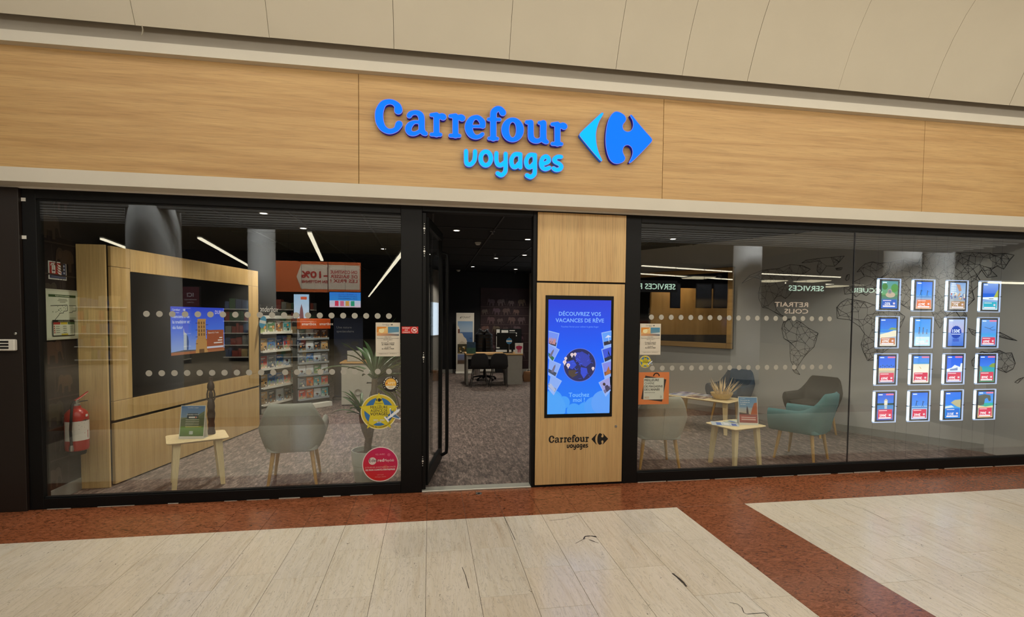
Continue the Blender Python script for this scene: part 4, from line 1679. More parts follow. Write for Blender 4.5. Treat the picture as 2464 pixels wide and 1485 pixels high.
leaflet((3.235, .475, .45), R(64), .20, .28, '#c3ccd6', ('#2f56b0', '#dfe4ea', '#3f6fc0'), 'leaflet with blue stripes at the left on the low stool table')
leaflet((3.44, .600, .45), R(107), .13, .26, '#c9cfae', ('#7fa044', '#e4e6e0', '#3f68b8'), 'leaflet with green and blue cover behind the red brochure stand')
zt = .465
c0 = Vector((tc_.x, tc_.y, zt))
A_, B_ = RE, Vector((.837, .547, 0))
for k, (s_, u_, an, base, cols, lb) in enumerate(((.34, -.12, 90, '#b9bfd0', ('#4a5a9a', '#d9d9de', '#6f7fb0'), 'magazine with pale blue cover at the far end of the coffee table'),
                                                  (.34, .115, 90, '#8f8aa8', ('#d0c9d6', '#5a5a90', '#e0dce4'), 'mauve magazine behind the pale blue one on the coffee table'),
                                                  (.03, -.125, 90, '#8a5a4a', ('#b9a08a', '#403a4a', '#c9c0b0'), 'reddish brown magazine beside the dried plant basket'),
                                                  (.03, .115, 90, '#a7a9b4', ('#6f6a80', '#d0d0d6', '#8a4a40'), 'grey magazine behind the reddish brown one by the basket'))):
    q = c0 + A_ * s_ + B_ * u_
    leaflet((q.x, q.y, q.z), TANG3 + R(an), .21, .28, base, cols, lb, .008)
# basket of dried stems
STRAW = mat('straw', '#cdb27a', .8, var=.25, scale=40, bmp=.3)
DRY = mat('dried_palm', '#dcc398', .7, var=.3, scale=20)
q = c0 + A_ * -.26 + B_ * .0
bk = thing('basket', 'round straw basket of spiky dried palm stems on the coffee table', 'basket', (q.x, q.y, zt))
MB().lathe([(.085, 0), (.105, .012), (.135, .05), (.150, .085), (.154, .092), (.145, .09), (.125, .05), (.09, .018), (.02, .014)], 28).build('bowl', STRAW, bk, 40)
for k in range(4):
    z = .018 + k * .02
    r_ = (.105, .120, .134, .146)[k]
    MB().tube([(r_ * math.cos(2 * PI * i / 24), r_ * math.sin(2 * PI * i / 24), z) for i in range(25)], .005, 6).build('woven_coil', STRAW, bk)
st_ = MB()
for k in range(64):
    an = rg.uniform(0, 2 * PI)
    r0 = rg.uniform(.03, .12)
    L_ = rg.uniform(.14, .30)
    tilt = rg.uniform(.3, 1.0)
    ca, sa_ = math.cos(an), math.sin(an)
    p0 = Vector((r0 * ca, r0 * sa_, .05))
    d = Vector((ca * math.sin(tilt), sa_ * math.sin(tilt), math.cos(tilt)))
    tip = p0 + d * L_ + Vector((0, 0, .02 * rg.random()))
    midp = p0 + d * L_ * .5 + Vector((0, 0, .015))
    wv = Vector((-sa_, ca, 0)) * rg.uniform(.004, .008)
    s0 = MB()
    vs = [p0 - wv * .5, p0 + wv * .5, midp - wv, midp + wv, tip, midp + Vector((0, 0, .004))]
    MB().add(vs, [(0, 1, 3, 5), (0, 5, 2), (2, 5, 4), (5, 3, 4), (0, 2, 3, 1), (2, 4, 3)]).build('dried_leaf', DRY, bk)


# =================================================================== RIGHT WALL: framed black panel and faceted world map
ang_r = math.atan2(-RE.y, -RE.x)     # local x runs from the back towards the window, face towards local -y
fp = thing('framed_panel', 'large black glass panel in an oak frame on the white diagonal wall', 'wall panel', RWP(5.05, 0), ang_r)
FW = 5.05 - 3.14
MB().box(0, FW, -.04, -.002, 1.12, 2.50).build('core', BLACK2, fp)
for (x0, x1, z0, z1) in ((0, FW - .105, 1.125, 1.215), (FW - .10, FW, 1.125, 1.215), (FW - .10, FW, 1.22, 2.41), (0, FW - .105, 2.415, 2.495), (FW - .10, FW, 2.415, 2.495), (0, .09, 1.22, 2.41)):
    MB().cbox(x0 + .001, x1 - .001, -.055, -.038, z0, z1, .0015).build('frame_board', wood('frame_oak', '#c29a5c', '#a57c45', 0, .5), fp)
MB().box(.092, FW - .105, -.046, -.04, 1.22, 2.41).build('black_glass', mat('black_screen_glass', '#0a0a0c', .06), fp)

MAPS = {
    'na': [(1785, 682), (1804, 663), (1830, 652), (1852, 648), (1875, 646), (1901, 637), (1931, 639), (1950, 648), (1939, 656), (1925, 664), (1918, 675), (1912, 690), (1909, 699), (1898, 712), (1890, 719), (1880, 712), (1870, 713), (1862, 722), (1868, 745), (1880, 758), (1893, 764), (1880, 762), (1862, 750), (1848, 742), (1835, 740), (1826, 720), (1825, 705), (1829, 690), (1832, 672), (1815, 668)],
    'greenland': [(1929, 633), (1940, 626), (1970, 622), (2005, 619), (2032, 616), (2020, 630), (2008, 641), (1989, 640), (1981, 652), (1974, 661), (1966, 652), (1967, 640), (1972, 628), (1950, 631)],
    'iceland': [(2011, 646), (2018, 645), (2027, 644), (2025, 649), (2014, 650)],
    'sa': [(1890, 768), (1905, 767), (1927, 775), (1946, 790), (1969, 802), (1964, 820), (1959, 835), (1945, 848), (1935, 859), (1922, 878), (1916, 890), (1908, 878), (1903, 870), (1901, 850), (1901, 824), (1886, 814), (1881, 790), (1885, 776)],
    'sa2': [(1907, 889), (1918, 891), (1925, 902), (1913, 897)],
    'uk': [(2034, 672), (2038, 662), (2044, 660), (2043, 672), (2037, 676)],
    'europe': [(2062, 655), (2070, 645), (2082, 635), (2099, 630), (2118, 634), (2144, 630), (2140, 645), (2135, 660), (2120, 668), (2105, 672), (2112, 690), (2098, 700), (2085, 712), (2072, 705), (2060, 715), (2050, 706), (2033, 708), (2031, 692), (2048, 690), (2055, 678), (2068, 672), (2080, 665), (2072, 652)],
    'africa': [(2013, 740), (2024, 728), (2039, 719), (2060, 722), (2080, 726), (2103, 734), (2140, 732), (2160, 748), (2178, 762), (2168, 785), (2150, 810), (2148, 832), (2125, 848), (2108, 866), (2088, 868), (2077, 846), (2072, 829), (2080, 803), (2069, 786), (2045, 770), (2015, 766)],
    'asia': [(2144, 630), (2175, 625), (2209, 633), (2219, 611), (2245, 609), (2299, 609), (2340, 608), (2383, 609), (2420, 610), (2441, 614), (2428, 630), (2416, 648), (2400, 640), (2385, 650), (2400, 665), (2375, 668), (2362, 650), (2352, 664), (2362, 680), (2340, 700), (2345, 720), (2330, 735), (2318, 745), (2329, 766), (2315, 770), (2300, 750), (2280, 760), (2262, 790), (2250, 770), (2240, 745), (2215, 748), (2190, 745), (2172, 735), (2150, 722), (2128, 712), (2112, 695), (2120, 670), (2140, 650)],
    'indonesia': [(2330, 790), (2345, 795), (2370, 802), (2405, 799), (2448, 820), (2425, 816), (2398, 808), (2360, 812), (2340, 805)],
    'australia': [(2338, 868), (2350, 855), (2362, 846), (2380, 850), (2405, 843), (2420, 850), (2435, 849), (2444, 874), (2438, 888), (2422, 897), (2400, 888), (2383, 890), (2360, 882), (2340, 881)],
    'nz': [(2442, 920), (2452, 912), (2464, 908), (2450, 922)],
}


def map3d(px1, py1):
    q = onP(px1, py1, RW0, RN)
    if (q - RW0).dot(RE) < .01:
        q = onX(px1, py1, 6.772)
        return Vector((6.7685, q.y, q.z))
    return q + RN * .0025


def inside(pt, poly):
    x, y = pt
    c = False
    for i in range(len(poly)):
        (x1, y1), (x2, y2) = poly[i], poly[i - 1]
        if (y1 > y) != (y2 > y) and x < (x2 - x1) * (y - y1) / (y2 - y1) + x1:
            c = not c
    return c


mp = MB()
rg = random.Random(12)


def mline(p, q, w=.002):
    A, B = map3d(*p), map3d(*q)
    if (A.x > 6.765) != (B.x > 6.765):
        C = Vector((6.766, .548, (A.z + B.z) / 2))
        mp.tube([A, C, B], w, 4)
    else:
        mp.tube([A, B], w, 4)


for nm, pl in MAPS.items():
    n = len(pl)
    xs = [p[0] for p in pl]
    ys = [p[1] for p in pl]
    area = abs(sum(pl[i][0] * pl[i - 1][1] - pl[i - 1][0] * pl[i][1] for i in range(n))) / 2
    for i in range(n):
        mline(pl[i], pl[(i + 1) % n], .0025)
    pts = []
    for _ in range(4000):
        if len(pts) >= area / 190:
            break
        q = (rg.uniform(min(xs), max(xs)), rg.uniform(min(ys), max(ys)))
        if inside(q, pl) and all(math.hypot(q[0] - r_[0], q[1] - r_[1]) > 10 for r_ in pts):
            pts.append(q)
    done = set()
    for i, q in enumerate(pts):
        cand = sorted([(math.hypot(q[0] - r_[0], q[1] - r_[1]), r_) for r_ in pts + pl if r_ != q])[:5]
        for d, r_ in cand:
            k = tuple(sorted((q, r_)))
            mid = ((q[0] + r_[0]) / 2, (q[1] + r_[1]) / 2)
            if d < 60 and k not in done and inside(mid, pl):
                done.add(k)
                mline(q, r_, .0015)
mo = mp.build('wall_map', mat('black_map_vinyl', '#17151a', .6))
tag(mo, 'black line drawing of a faceted world map on the white diagonal wall', 'wall map')

# =================================================================== LIT POSTERS HANGING IN THE RIGHT WINDOW
EDGE = emis('poster_edge_light', (0.60, 0.78, 1.0), 2.6)
RIMB = emis('poster_rim_light', (0.56, 0.68, 1.0), 1.1)
LITP = printmat('backlit_print', 1.4, .3)
CLAMP = mat('wire_clamp', '#3a3a44', .4, .6)
PX, PZ, PW, PH = 4.764, 2.070, .288, .350
CPX, CPZ = .435, .4065


def poster_art(sky1, sky2, mid, ground, kind, box, price, boxtop=.30):
    a = Art()
    w, h = PW - .085, PH - .055
    a.rect(0, 0, w, h * .5, ground, mid)
    a.rect(0, h * .5, w, h, sky1, sky2, False)
    if kind == 'animal':
        a.disc(w * .2, h * .8, .035, '#3f7a3a', 14)
        a.disc(w * .8, h * .75, .045, '#4a8a3f', 14)
        a.disc(w * .55, h * .5, .06, '#b9a58f', 20, .03)
        a.disc(w * .5, h * .62, .028, '#9a8f88', 18)
        a.disc(w * .5, h * .62, .017, '#6d7480', 16)
    elif kind == 'jump':
        for x, y in ((.28, .56), (.68, .54)):
            a.line((w * x - .014, h * y - .022), (w * x, h * y), .004, '#22406a', True)
            a.line((w * x + .014, h * y - .02), (w * x, h * y), .004, '#22406a', True)
            a.line((w * x, h * y), (w * x + .004, h * y + .03), .008, '#2c3f60', True)
            a.line((w * x + .004, h * y + .026), (w * x + .026, h * y + .034), .003, '#22406a', True)
            a.disc(w * x + .005, h * y + .037, .006, '#3a3040', 10)
        a.rect(0, h * .42, w, h * .47, '#4f86c9')
    elif kind == 'crowd':
        r = random.Random(5)
        for k in range(26):
            a.disc(r.uniform(.01, w - .01), h * r.uniform(.38, .62), .011, r.choice(('#c99a7a', '#4a5a9a', '#b04a4a', '#dfd6c9', '#3a6a7a', '#2a2a3a')), 9)
        a.poly([(w * .35, h * .95), (w * .6, h * .92), (w * .7, h * .7), (w * .55, h * .66), (w * .45, h * .8)], '#b98a70')
        for k in range(4):
            a.rect(.006, h * (.62 + .08 * k), w * .35, h * (.655 + .08 * k), '#dfe6ee')
    elif kind == 'beach':
        a.poly([(0, h * .42), (w * .5, h * .50), (w, h * .60), (w, h * .35), (0, h * .28)], '#e6dcc4')
        a.poly([(w * .5, h * .6), (w * .7, h * .68), (w, h * .66), (w, h * .58), (w * .6, h * .575)], '#7f9a5a')
        a.rect(0, h * .57, w, h * .60, '#2f8fd6')
    elif kind == 'lagoon':
        a.rect(0, h * .46, w, h * .62, '#1f5fd0')
        a.poly([(0, h * .40), (w, h * .36), (w, h * .50), (0, h * .47)], '#dfe9f0')
        a.poly([(w * .72, h * .48), (w, h * .48), (w, h * .78), (w * .9, h * .7)], '#a9b04a')
        a.line((w * .4, h * .42), (w * .7, h * .42), .006, '#2a2f48', True)
    elif kind == 'family':
        for x, s_ in ((.28, 1.0), (.52, .95), (.75, .7)):
            a.line((w * x - .006, h * .44), (w * x, h * .44 + .03 * s_), .005, '#7a4a58', True)
            a.line((w * x + .006, h * .44), (w * x, h * .44 + .03 * s_), .005, '#7a4a58', True)
            a.line((w * x, h * .44 + .028 * s_), (w * x + .002, h * .44 + .062 * s_), .011 * s_, '#4a5a90', True)
            a.disc(w * x + .002, h * .44 + .07 * s_, .007 * s_, '#5a3a38', 10)
    elif kind == 'badge':
        n = 36
        a.poly([(w * .5 + (.066 if i % 2 else .074) * math.cos(2 * PI * i / n), h * .52 + (.066 if i % 2 else .074) * math.sin(2 * PI * i / n)) for i in range(n)], '#2244a8')
        a.text('150€', w * .5, h * .50, .052, '#dfe8ff', .02)
        a.rect(w * .2, h * .43, w * .8, h * .46, '#c3d2f6')
        a.rect(w * .3, h * .16, w * .7, h * .27, '#3f5fc0')
    elif kind == 'branch':
        a.rect(0, h * .40, w, h * .58, '#3f9fe0', '#5f8fe0')
        for p, q in (((.2, .72), (.55, .66)), ((.55, .66), (.8, .74)), ((.55, .66), (.7, .60)), ((.7, .60), (.92, .62))):
            a.line((w * p[0], h * p[1]), (w * q[0], h * q[1]), .004, '#4a3a44', True)
    elif kind == 'flamingo':
        a.rect(0, h * .47, w, h * .56, '#e0c79a')
        r = random.Random(8)
        for k in range(7):
            x = .02 + k * .026
            a.line((x, h * .54), (x + .003, h * .60), .003, '#2c3f6a', True)
            a.disc(x + .003, h * .62 + .01 * (k % 2), .007, '#33507a', 9)
    elif kind == 'sand':
        a.rect(0, h * .36, w, h * .70, '#efe9d9', '#e6dfc9')
        a.rect(0, h * .70, w, h * .75, '#3f8fd0')
        a.line((w * .4, h * .60), (w * .5, h * .52), .006, '#c9a24a', True)
    elif kind == 'village':
        a.poly([(0, h * .5), (w * .3, h * .55), (w * .5, h * .66), (w * .85, h * .58), (w * .9, h * .72), (w, h * .72), (w, h * .4), (0, h * .4)], '#e3e8f2')
        a.poly([(w * .2, h * .5), (w * .45, h * .52), (w * .7, h * .56), (w * .7, h * .45), (w * .2, h * .44)], '#7f93b8')
    elif kind == 'bay':
        a.rect(0, h * .40, w, h * .60, '#2aa9a0', '#2f8fc0')
        a.poly([(w * .6, h * .60), (w * .8, h * .70), (w, h * .72), (w, h * .55), (w * .75, h * .56)], '#7f9a4a')
        a.poly([(0, h * .40), (0, h * .62), (w * .15, h * .55), (w * .2, h * .42)], '#8a8f6a')
    elif kind == 'temple':
        a.rect(0, h * .56, w, h * .63, '#2f4a44')
        a.rect(0, h * .40, w, h * .56, '#4f86c0')
        a.rect(w * .42, h * .56, w * .62, h * .72, '#e6dcc9')
        a.poly([(w * .38, h * .72), (w * .66, h * .72), (w * .52, h * .80)], '#cbb9a0')
        a.rect(w * .44, h * .42, w * .60, h * .55, '#b9c0c4')
    elif kind == 'cliff':
        a.poly([(w * .35, h * .60), (w * .6, h * .70), (w, h * .72), (w, h * .40), (w * .75, h * .45)], '#b9b08a')
        a.poly([(0, h * .46), (w * .4, h * .50), (w * .6, h * .42), (0, h * .38)], '#c9d9e0')
    elif kind == 'arch':
        a.poly([(0, h * .45), (0, h * .85), (w * .4, h * .90), (w * .8, h * .85), (w * .85, h * .65), (w * .72, h * .62), (w * .6, h * .76), (w * .45, h * .72), (w * .4, h * .5)], '#5a5f58')
        a.rect(w * .4, h * .42, w, h * .56, '#3fae9a')
        a.poly([(0, h * .36), (w, h * .38), (w, h * .46), (w * .5, h * .42), (0, h * .48)], '#e0c9a0')
    if kind != 'badge':
        a.rrect(.012, .014, w - .014, h * boxtop, .006, box)
        a.text(price, w * .36, h * .125, .040, '#f5eff2', .018)
        a.rect(.02, h * .055, w - .03, h * .105, '#e9dfe6')
        a.rect(w * .72, h * .15, w * .84, h * .22, '#dfc9d2')
        a.rect(.02, h * (boxtop - .055), w * .6, h * (boxtop - .03), '#ead9de')
    a.rect(.008, h * .93, .06, h * .965, '#e3ecf8')
    if kind in ('flamingo', 'sand', 'village', 'bay', 'temple', 'jump2', 'arch', 'branch'):
        a.rrect(w * .50, h * .925, w - .004, h * .985, .006, '#e07a9a')
    return a


RED_, BLU = '#d2405a', '#2a6fd0'
POSTERS = [
    ('#5f9a62', '#4f8f9a', '#4f7f3f', '#2a5fc0', 'animal', '#2458b8', '-25%', 'a resting grey animal above a blue panel', .33),
    ('#3f8fe6', '#2f6fe0', '#5f9fd8', '#e0b08a', 'jump', '#e0703a', '629€', 'two leaping beach figures above an orange panel', .34),
    ('#a9c0d6', '#7f9fd0', '#8f9fb0', '#c0b8b0', 'crowd', '#a88058', '77€', 'water park crowd above tan panel', .30),
    ('#2f5fd0', '#7fa0e0', '#3f7fd0', '#c9dfe6', 'lagoon', '#2fa9c0', '', 'a blue lagoon above a turquoise panel', .30),
    ('#2f7fe0', '#1f5fd0', '#5f9fd6', '#e6dcc9', 'beach', '#c0764a', '699€', 'a white beach above a brown price panel', .30),
    ('#4fa0e8', '#3f8fe8', '#6fb0e6', '#bfe0ea', 'family', '#c9e6ea', '7 nuits', 'a walking family above a pale panel', .34),
    ('#b9b0d6', '#a9b9e0', '#6f8fd6', '#3f6fd0', 'badge', '', '', 'a round dark blue badge reading 150', 0),
    ('#4f8fe0', '#6f9fe0', '#3fa0e0', '#7fa0d0', 'branch', RED_, '699€', 'bare branches over sea above a red panel', .33),
    ('#2f6fe0', '#2a5fd6', '#c9b99a', '#7f8fb0', 'flamingo', RED_, '699€', 'birds on a sandbar above red panel', .38),
    ('#4f9fe6', '#3f7fe0', '#efe9d9', '#efe3d6', 'sand', RED_, '799€', 'lone bather on sand above red panel', .38),
    ('#2f6fe6', '#2a5fe0', '#7fa6e0', '#b9c9f0', 'village', RED_, '499€', 'a white hillside village above a red panel', .38),
    ('#3f7fe6', '#2a5fd6', '#2f9fb0', '#4f8f6a', 'bay', RED_, '899€', 'a green bay above a red panel', .38),
    ('#4f86e0', '#2a56c9', '#4f7fc0', '#4a5fae', 'temple', RED_, '599€', 'a white lakeside pavilion above a red panel', .40),
    ('#4f8fe6', '#2f6fe0', '#8fb9e0', '#b9c9e6', 'jump', RED_, '394€', 'two leaping figures above a red panel', .38),
    ('#2f7fe6', '#2a6fe0', '#3f9fe0', '#2f7fd0', 'cliff', BLU, '315€', 'a pale sea cliff above a blue panel', .38),
    ('#4f9fe6', '#3f7fd6', '#3fa09a', '#e0b98a', 'arch', RED_, '799€', 'a rock arch above a red panel', .38),
]
ROWN = ('top row', 'second row', 'third row', 'bottom row')
COLN = ('far left', 'centre left', 'centre right', 'far right')
for i, P in enumerate(POSTERS):
    r_, c_ = divmod(i, 4)
    x0, z1 = PX + c_ * CPX, PZ - r_ * CPZ
    t = thing('lit_poster', 'lit poster of %s, %s %s' % (P[7], ROWN[r_], COLN[c_]), 'poster', (x0, .12, z1 - PH), 0, 'backlit travel posters hung in the right window')
    MB().box(0, PW, .002, .010, 0, PH).build('acrylic_panel', CLEAR, t)
    e = MB()
    e.box(0, .017, -.003, .013, .012, PH / 2 - .004).box(0, .017, -.003, .013, PH / 2 + .004, PH - .012)
    e.build('light_edge', EDGE, t)
    e = MB()
    e.box(.0, PW, -.002, .012, 0, .006).box(.0, PW, -.002, .012, PH - .006, PH)
    e.box(PW - .004, PW, -.002, .012, .008, PH - .008)
    e.build('glowing_rim', RIMB, t)
    MB().box(.036, PW - .026, -.001, .002, .017, PH - .017).build('dark_mount', mat('poster_mount', '#4a4a58', .4), t)
    poster_art(*P[:7], P[8]).build('print', LITP, t, (.047, -.0014, .027), (1, 0, 0), (0, 0, 1))
    for xx in (-.002, PW + .002):
        MB().box(xx - .006, xx + .006, -.006, .016, PH / 2 - .004, PH / 2 + .004).build('wire_clamp', CLAMP, t)
for c_ in range(4):
    for s_, xx in (('left', -.002), ('right', PW + .002)):
        o = MB().tube([(0, 0, 0), (0, 0, ZC)], .0006, 6).build('suspension_wire', CLAMP)
        o.location = (PX + c_ * CPX + xx, .125, 0)
        tag(o, 'thin steel wire at the %s edge of the %s column of lit posters' % (s_, ('first', 'second', 'third', 'fourth')[c_]), 'wire')

# =================================================================== STICKERS ON THE GLASS
YS = 0.0232


def glass_sheet(name, art, x, z, label, cat='sticker', y=YS, base=None, bmat=None):
    t = thing(name, label, cat, (x, y, z))
    if base:
        base.build('backing', bmat or WHITE, t)
    art.build('print', PRINT, t, (0, -.0012, 0), (1, 0, 0), (0, 0, 1))
    return t


def rectback(w, h):
    return MB().box(0, w, -.001, 0, 0, h)


def discback(r):
    b = MB().lathe([(r, 0), (r, .001)], 40)
    b.v = [(x, -z, y) for x, y, z in b.v]
    return b


def hours_art():
    w, h = .215, .305
    a = Art()
    a.rect(0, 0, w, h, '#d6cdbb')
    a.text('Carrefour', w * .42, h * .925, .016, '#3a3a3c')
    a.text('voyages', w * .48, h * .900, .010, '#3a3a3c')
    a.poly([(w * .60, h * .937), (w * .63, h * .955), (w * .63, h * .918)], '#2a2a2c')
    a.disc(w * .665, h * .937, .006, '#2a2a2c', 10)
    y0, y1 = h * .61, h * .875
    x0, x1 = w * .05, w * .95
    a.rect(x0, y0, (x0 + x1) / 2, y1, '#e0a45a', '#e6c98a')
    a.rect((x0 + x1) / 2, y0, x1, y1, '#6f8c98', '#3f86a8')
    a.rect(x0, y0, x1, y0 + .02, '#d99a62', '#5d6870', True, True)
    a.disc(w * .24, h * .77, .024, '#efe0a8', 20)
    a.poly([(x0, y1), (x0 + .09, y1), (x0 + .075, y1 - .012), (x0 + .02, y1 - .02), (x0 + .01, y0 + .03), (x0, y0 + .03)], '#d98a2c')
    a.poly([(w * .5, h * .69), (x1, h * .72), (x1, h * .66), (w * .5, h * .68)], '#c9d0d0')
    D = '#2e2d2c'
    a.text('Chers clients,', w / 2, h * .565, .011, D)
    a.text('Nous avons le plaisir de vous accueillir', w / 2, h * .525, .011, D, 0, 'CENTER', 0, w * .9)
    a.text('dans notre agence', w / 2, h * .485, .011, D)
    a.disc(w / 2, h * .445, .0035, D, 8)
    a.text('Du lundi au vendredi', w / 2, h * .385, .0135, D, .01)
    a.text('de 10h00 à 19h00', w / 2, h * .335, .0135, D, .02, 'CENTER', 0, w * .5)
    a.text('Le samedi', w / 2, h * .262, .0135, D, .01)
    a.text('de 10h00 à 19h00', w / 2, h * .212, .0135, D, .02, 'CENTER', 0, w * .5)
    a.rect(w * .05, h * .112, w * .95, h * .116, '#8a857c')
    a.text('voyages.carrefour.fr  -  09 70 82 90 10', w / 2, h * .07, .010, D, .0, 'CENTER', 0, w * .72)
    return a


glass_sheet('opening_hours', hours_art(), -.480, 1.250, 'white opening hours notice with sunset photo on the left window by the door', 'notice', base=rectback(.215, .305))
glass_sheet('opening_hours', hours_art(), 2.026, 1.258, 'white opening hours notice with sunset photo at the edge of the right window', 'notice', base=rectback(.215, .305))


def star_art(R_):
    a = Art()
    a.disc(0, 0, R_, '#e6e0b0', 44)
    a.disc(0, 0, R_ * .955, '#cdb52c', 44)
    a.disc(0, 0, R_ * .80, '#2f6fae', 44)
    sp = [(R_ * (1.10 if i % 2 == 0 else .50) * math.cos(R(90 + 36 * i)), R_ * (1.10 if i % 2 == 0 else .50) * math.sin(R(90 + 36 * i)) - R_ * .03) for i in range(10)]
    a.poly([(x * 1.03, y * 1.03) for x, y in sp], '#b9a01e')
    a.poly(sp, '#d6c62c')
    D = '#20242c'
    k = R_ / .16
    a.text('MEILLEURE', 0, .030 * k, .034 * k, D, .006, 'CENTER', 0, .152 * k)
    a.text('AGENCE DE', 0, .000, .034 * k, D, .006, 'CENTER', 0, .148 * k)
    a.text('VOYAGES', 0, -.032 * k, .038 * k, D, .012, 'CENTER', 0, .152 * k)
    a.text('Carrefour', 0, .072 * k, .018 * k, D)
    a.text('voyages', 0, .059 * k, .011 * k, D)
    a.poly([(-.028 * k, .108 * k), (-.012 * k, .122 * k), (-.016 * k, .108 * k), (-.012 * k, .094 * k)], D)
    a.disc(.002 * k, .108 * k, .012 * k, D, 14, .016 * k)
    a.poly([(.010 * k, .122 * k), (.028 * k, .108 * k), (.010 * k, .094 * k), (.016 * k, .108 * k)], D)
    a.text('2023 - 2024', 0, -.082 * k, .020 * k, '#dfe6ee', .01)
    a.text('2025', 0, -.102 * k, .020 * k, '#dfe6ee', .01)
    tx = 'Trophée du consommateur'
    for i, ch in enumerate(tx):
        an = R(-90) + (i - len(tx) / 2 + .5) * R(4.1)
        if ch != ' ':
            a.text(ch, R_ * .90 * math.cos(an), R_ * .90 * math.sin(an), .017 * k, D, .01, 'CENTER', an + R(90))
    # little aeroplane
    def T(p, c):
        r = R(38)
        a.poly([((.128 + x * math.cos(r) - y * math.sin(r)) * k, (-.022 + x * math.sin(r) + y * math.cos(r)) * k) for x, y in p], c)
    for g, c in ((1.22, '#eef0f2'), (1.0, '#4a6f9a')):
        T([(x * g, y * g) for x, y in ((.0, .008), (.012, .05), (.004, .05), (-.022, .010), (-.022, -.010), (.010, -.062), (.022, -.062), (.012, -.010))], c)
        T([(x * g, y * g) for x, y in ((-.052, .006), (-.060, .026), (-.068, .026), (-.068, -.024), (-.060, -.024), (-.052, -.006))], c)
    T([(-.066, .009), (.05, .013), (.072, .004), (.072, -.004), (.05, -.013), (-.066, -.009)], '#e3e7ec')
    return a


glass_sheet('star_sticker', star_art(.160), -.452, .748, 'large round yellow and blue star sticker with aeroplane on the left window', base=discback(.160))
glass_sheet('star_sticker', star_art(.060), 2.085, 1.190, 'small round yellow star sticker with aeroplane on the right window', base=discback(.060))
# 60 years seal
a = Art()
a.disc(0, 0, .072, '#181614', 40)
a.disc(0, 0, .050, '#e6b04a', 36)
a.poly([(.050 * math.cos(R(t)), .050 * math.sin(R(t))) for t in range(200, 341, 10)], '#dfd9c6')
a.text('APST', .006, -.004, .030, '#f2e3b8', .02)
a.disc(-.036, .004, .006, '#b04a1e', 10)
a.text('2025', 0, -.036, .020, '#c9a860', .02)
tx = '#1 DEPUIS 60 ANS'
for i, ch in enumerate(tx):
    an = R(90) - (i - len(tx) / 2 + .5) * R(9.6)
    if ch != ' ':
        a.text(ch, .056 * math.cos(an), .056 * math.sin(an), .016, '#e9e6dc', .02, 'CENTER', an - R(90))
for k in range(5):
    for s_ in (0, 180):
        an = R(s_ - 40 + 18 * k)
        a.disc(.061 * math.cos(an), .061 * math.sin(an), .004, '#e9e6dc', 6)
glass_sheet('seal_sticker', a, -.348, 1.000, 'round black-rimmed sticker with orange centre on the left window', base=discback(.072))
# red round sticker
a = Art()
a.disc(0, 0, .160, '#e3d3cf', 44)
cr = [(.152 * math.cos(2 * PI * i / 44), .152 * math.sin(2 * PI * i / 44)) for i in range(44)]
c1, c2 = lin('#cf2320'), lin('#c2185c')
a.raw(cr, [tuple(range(44))], lambda x, y: tuple(p + (q - p) * min(1, max(0, (y + x * .4) / .3 + .5)) for p, q in zip(c1, c2)))
a.disc(.075, .085, .014, '#d6577c', 14)
a.disc(.045, -.03, .024, '#d14a4c', 16)
a.disc(-.070, .032, .034, '#dfd2cb', 24)
a.text('Eden', -.060, .024, .042, '#5a4a4c', .012)
a.text('red', .004, .024, .042, '#ece3df', .012)
a.text('Meyclub', .078, .024, .034, '#ecdfe0', .0, 'CENTER', 0, .085)
a.text('ICI, AVEC', 0, .085, .020, '#efa9b9')
a.text("J'UTILISE LES AVANTAGES VACANCES", 0, -.032, .018, '#f0b6b4', 0, 'CENTER', 0, .27)
a.text("DE MON COMITÉ D'ENTREPRISE", 0, -.056, .020, '#f3e6e4', .02, 'CENTER', 0, .26)
a.text('edenred.fr', 0, -.100, .014, '#eb9c98')
a.text('avantages salariés', 0, -.118, .014, '#eb9c98')
glass_sheet('round_sticker', a, -.440, .268, 'large round red and pink sticker low on the left window', base=discback(.160))
# orange sticker
a = Art()
w, h = .325, .318
a.rect(0, 0, w, h, '#d07a42')
a.poly([(.035, .055), (.075, .285), (.295, .245), (.255, .025)], '#3a2f2a')
ring = [(.19 + .030 * math.cos(R(t)), .278 + .030 * math.sin(R(t))) for t in range(0, 181, 20)]
for p, q in zip(ring[:-1], ring[1:]):
    a.line(p, q, .011, '#14100e', True)
a.rect(.058, .048, .268, .262, '#c6cabb')
D = '#1a1a18'
a.text('MEILLEURE', .066, .230, .030, D, .02, 'LEFT', 0, .150)
a.text('CHAÎNE', .066, .199, .030, D, .0, 'LEFT', 0, .102)
a.text('DE MAGASINS', .066, .168, .030, D, .008, 'LEFT', 0, .190)
a.text("DE L'ANNÉE", .066, .137, .030, D, .008, 'LEFT', 0, .160)
a.text('AGENCES DE VOYAGE', .066, .113, .011, D, 0, 'LEFT')
a.text('2025', .066, .060, .026, '#b0804a', .0, 'LEFT')
a.text('3', .240, .062, .036, '#8a8a7e', -.01)
glass_sheet('orange_sticker', a, 2.014, .768, 'square orange award sticker with shopping bag drawing on the right window', base=rectback(w, h))
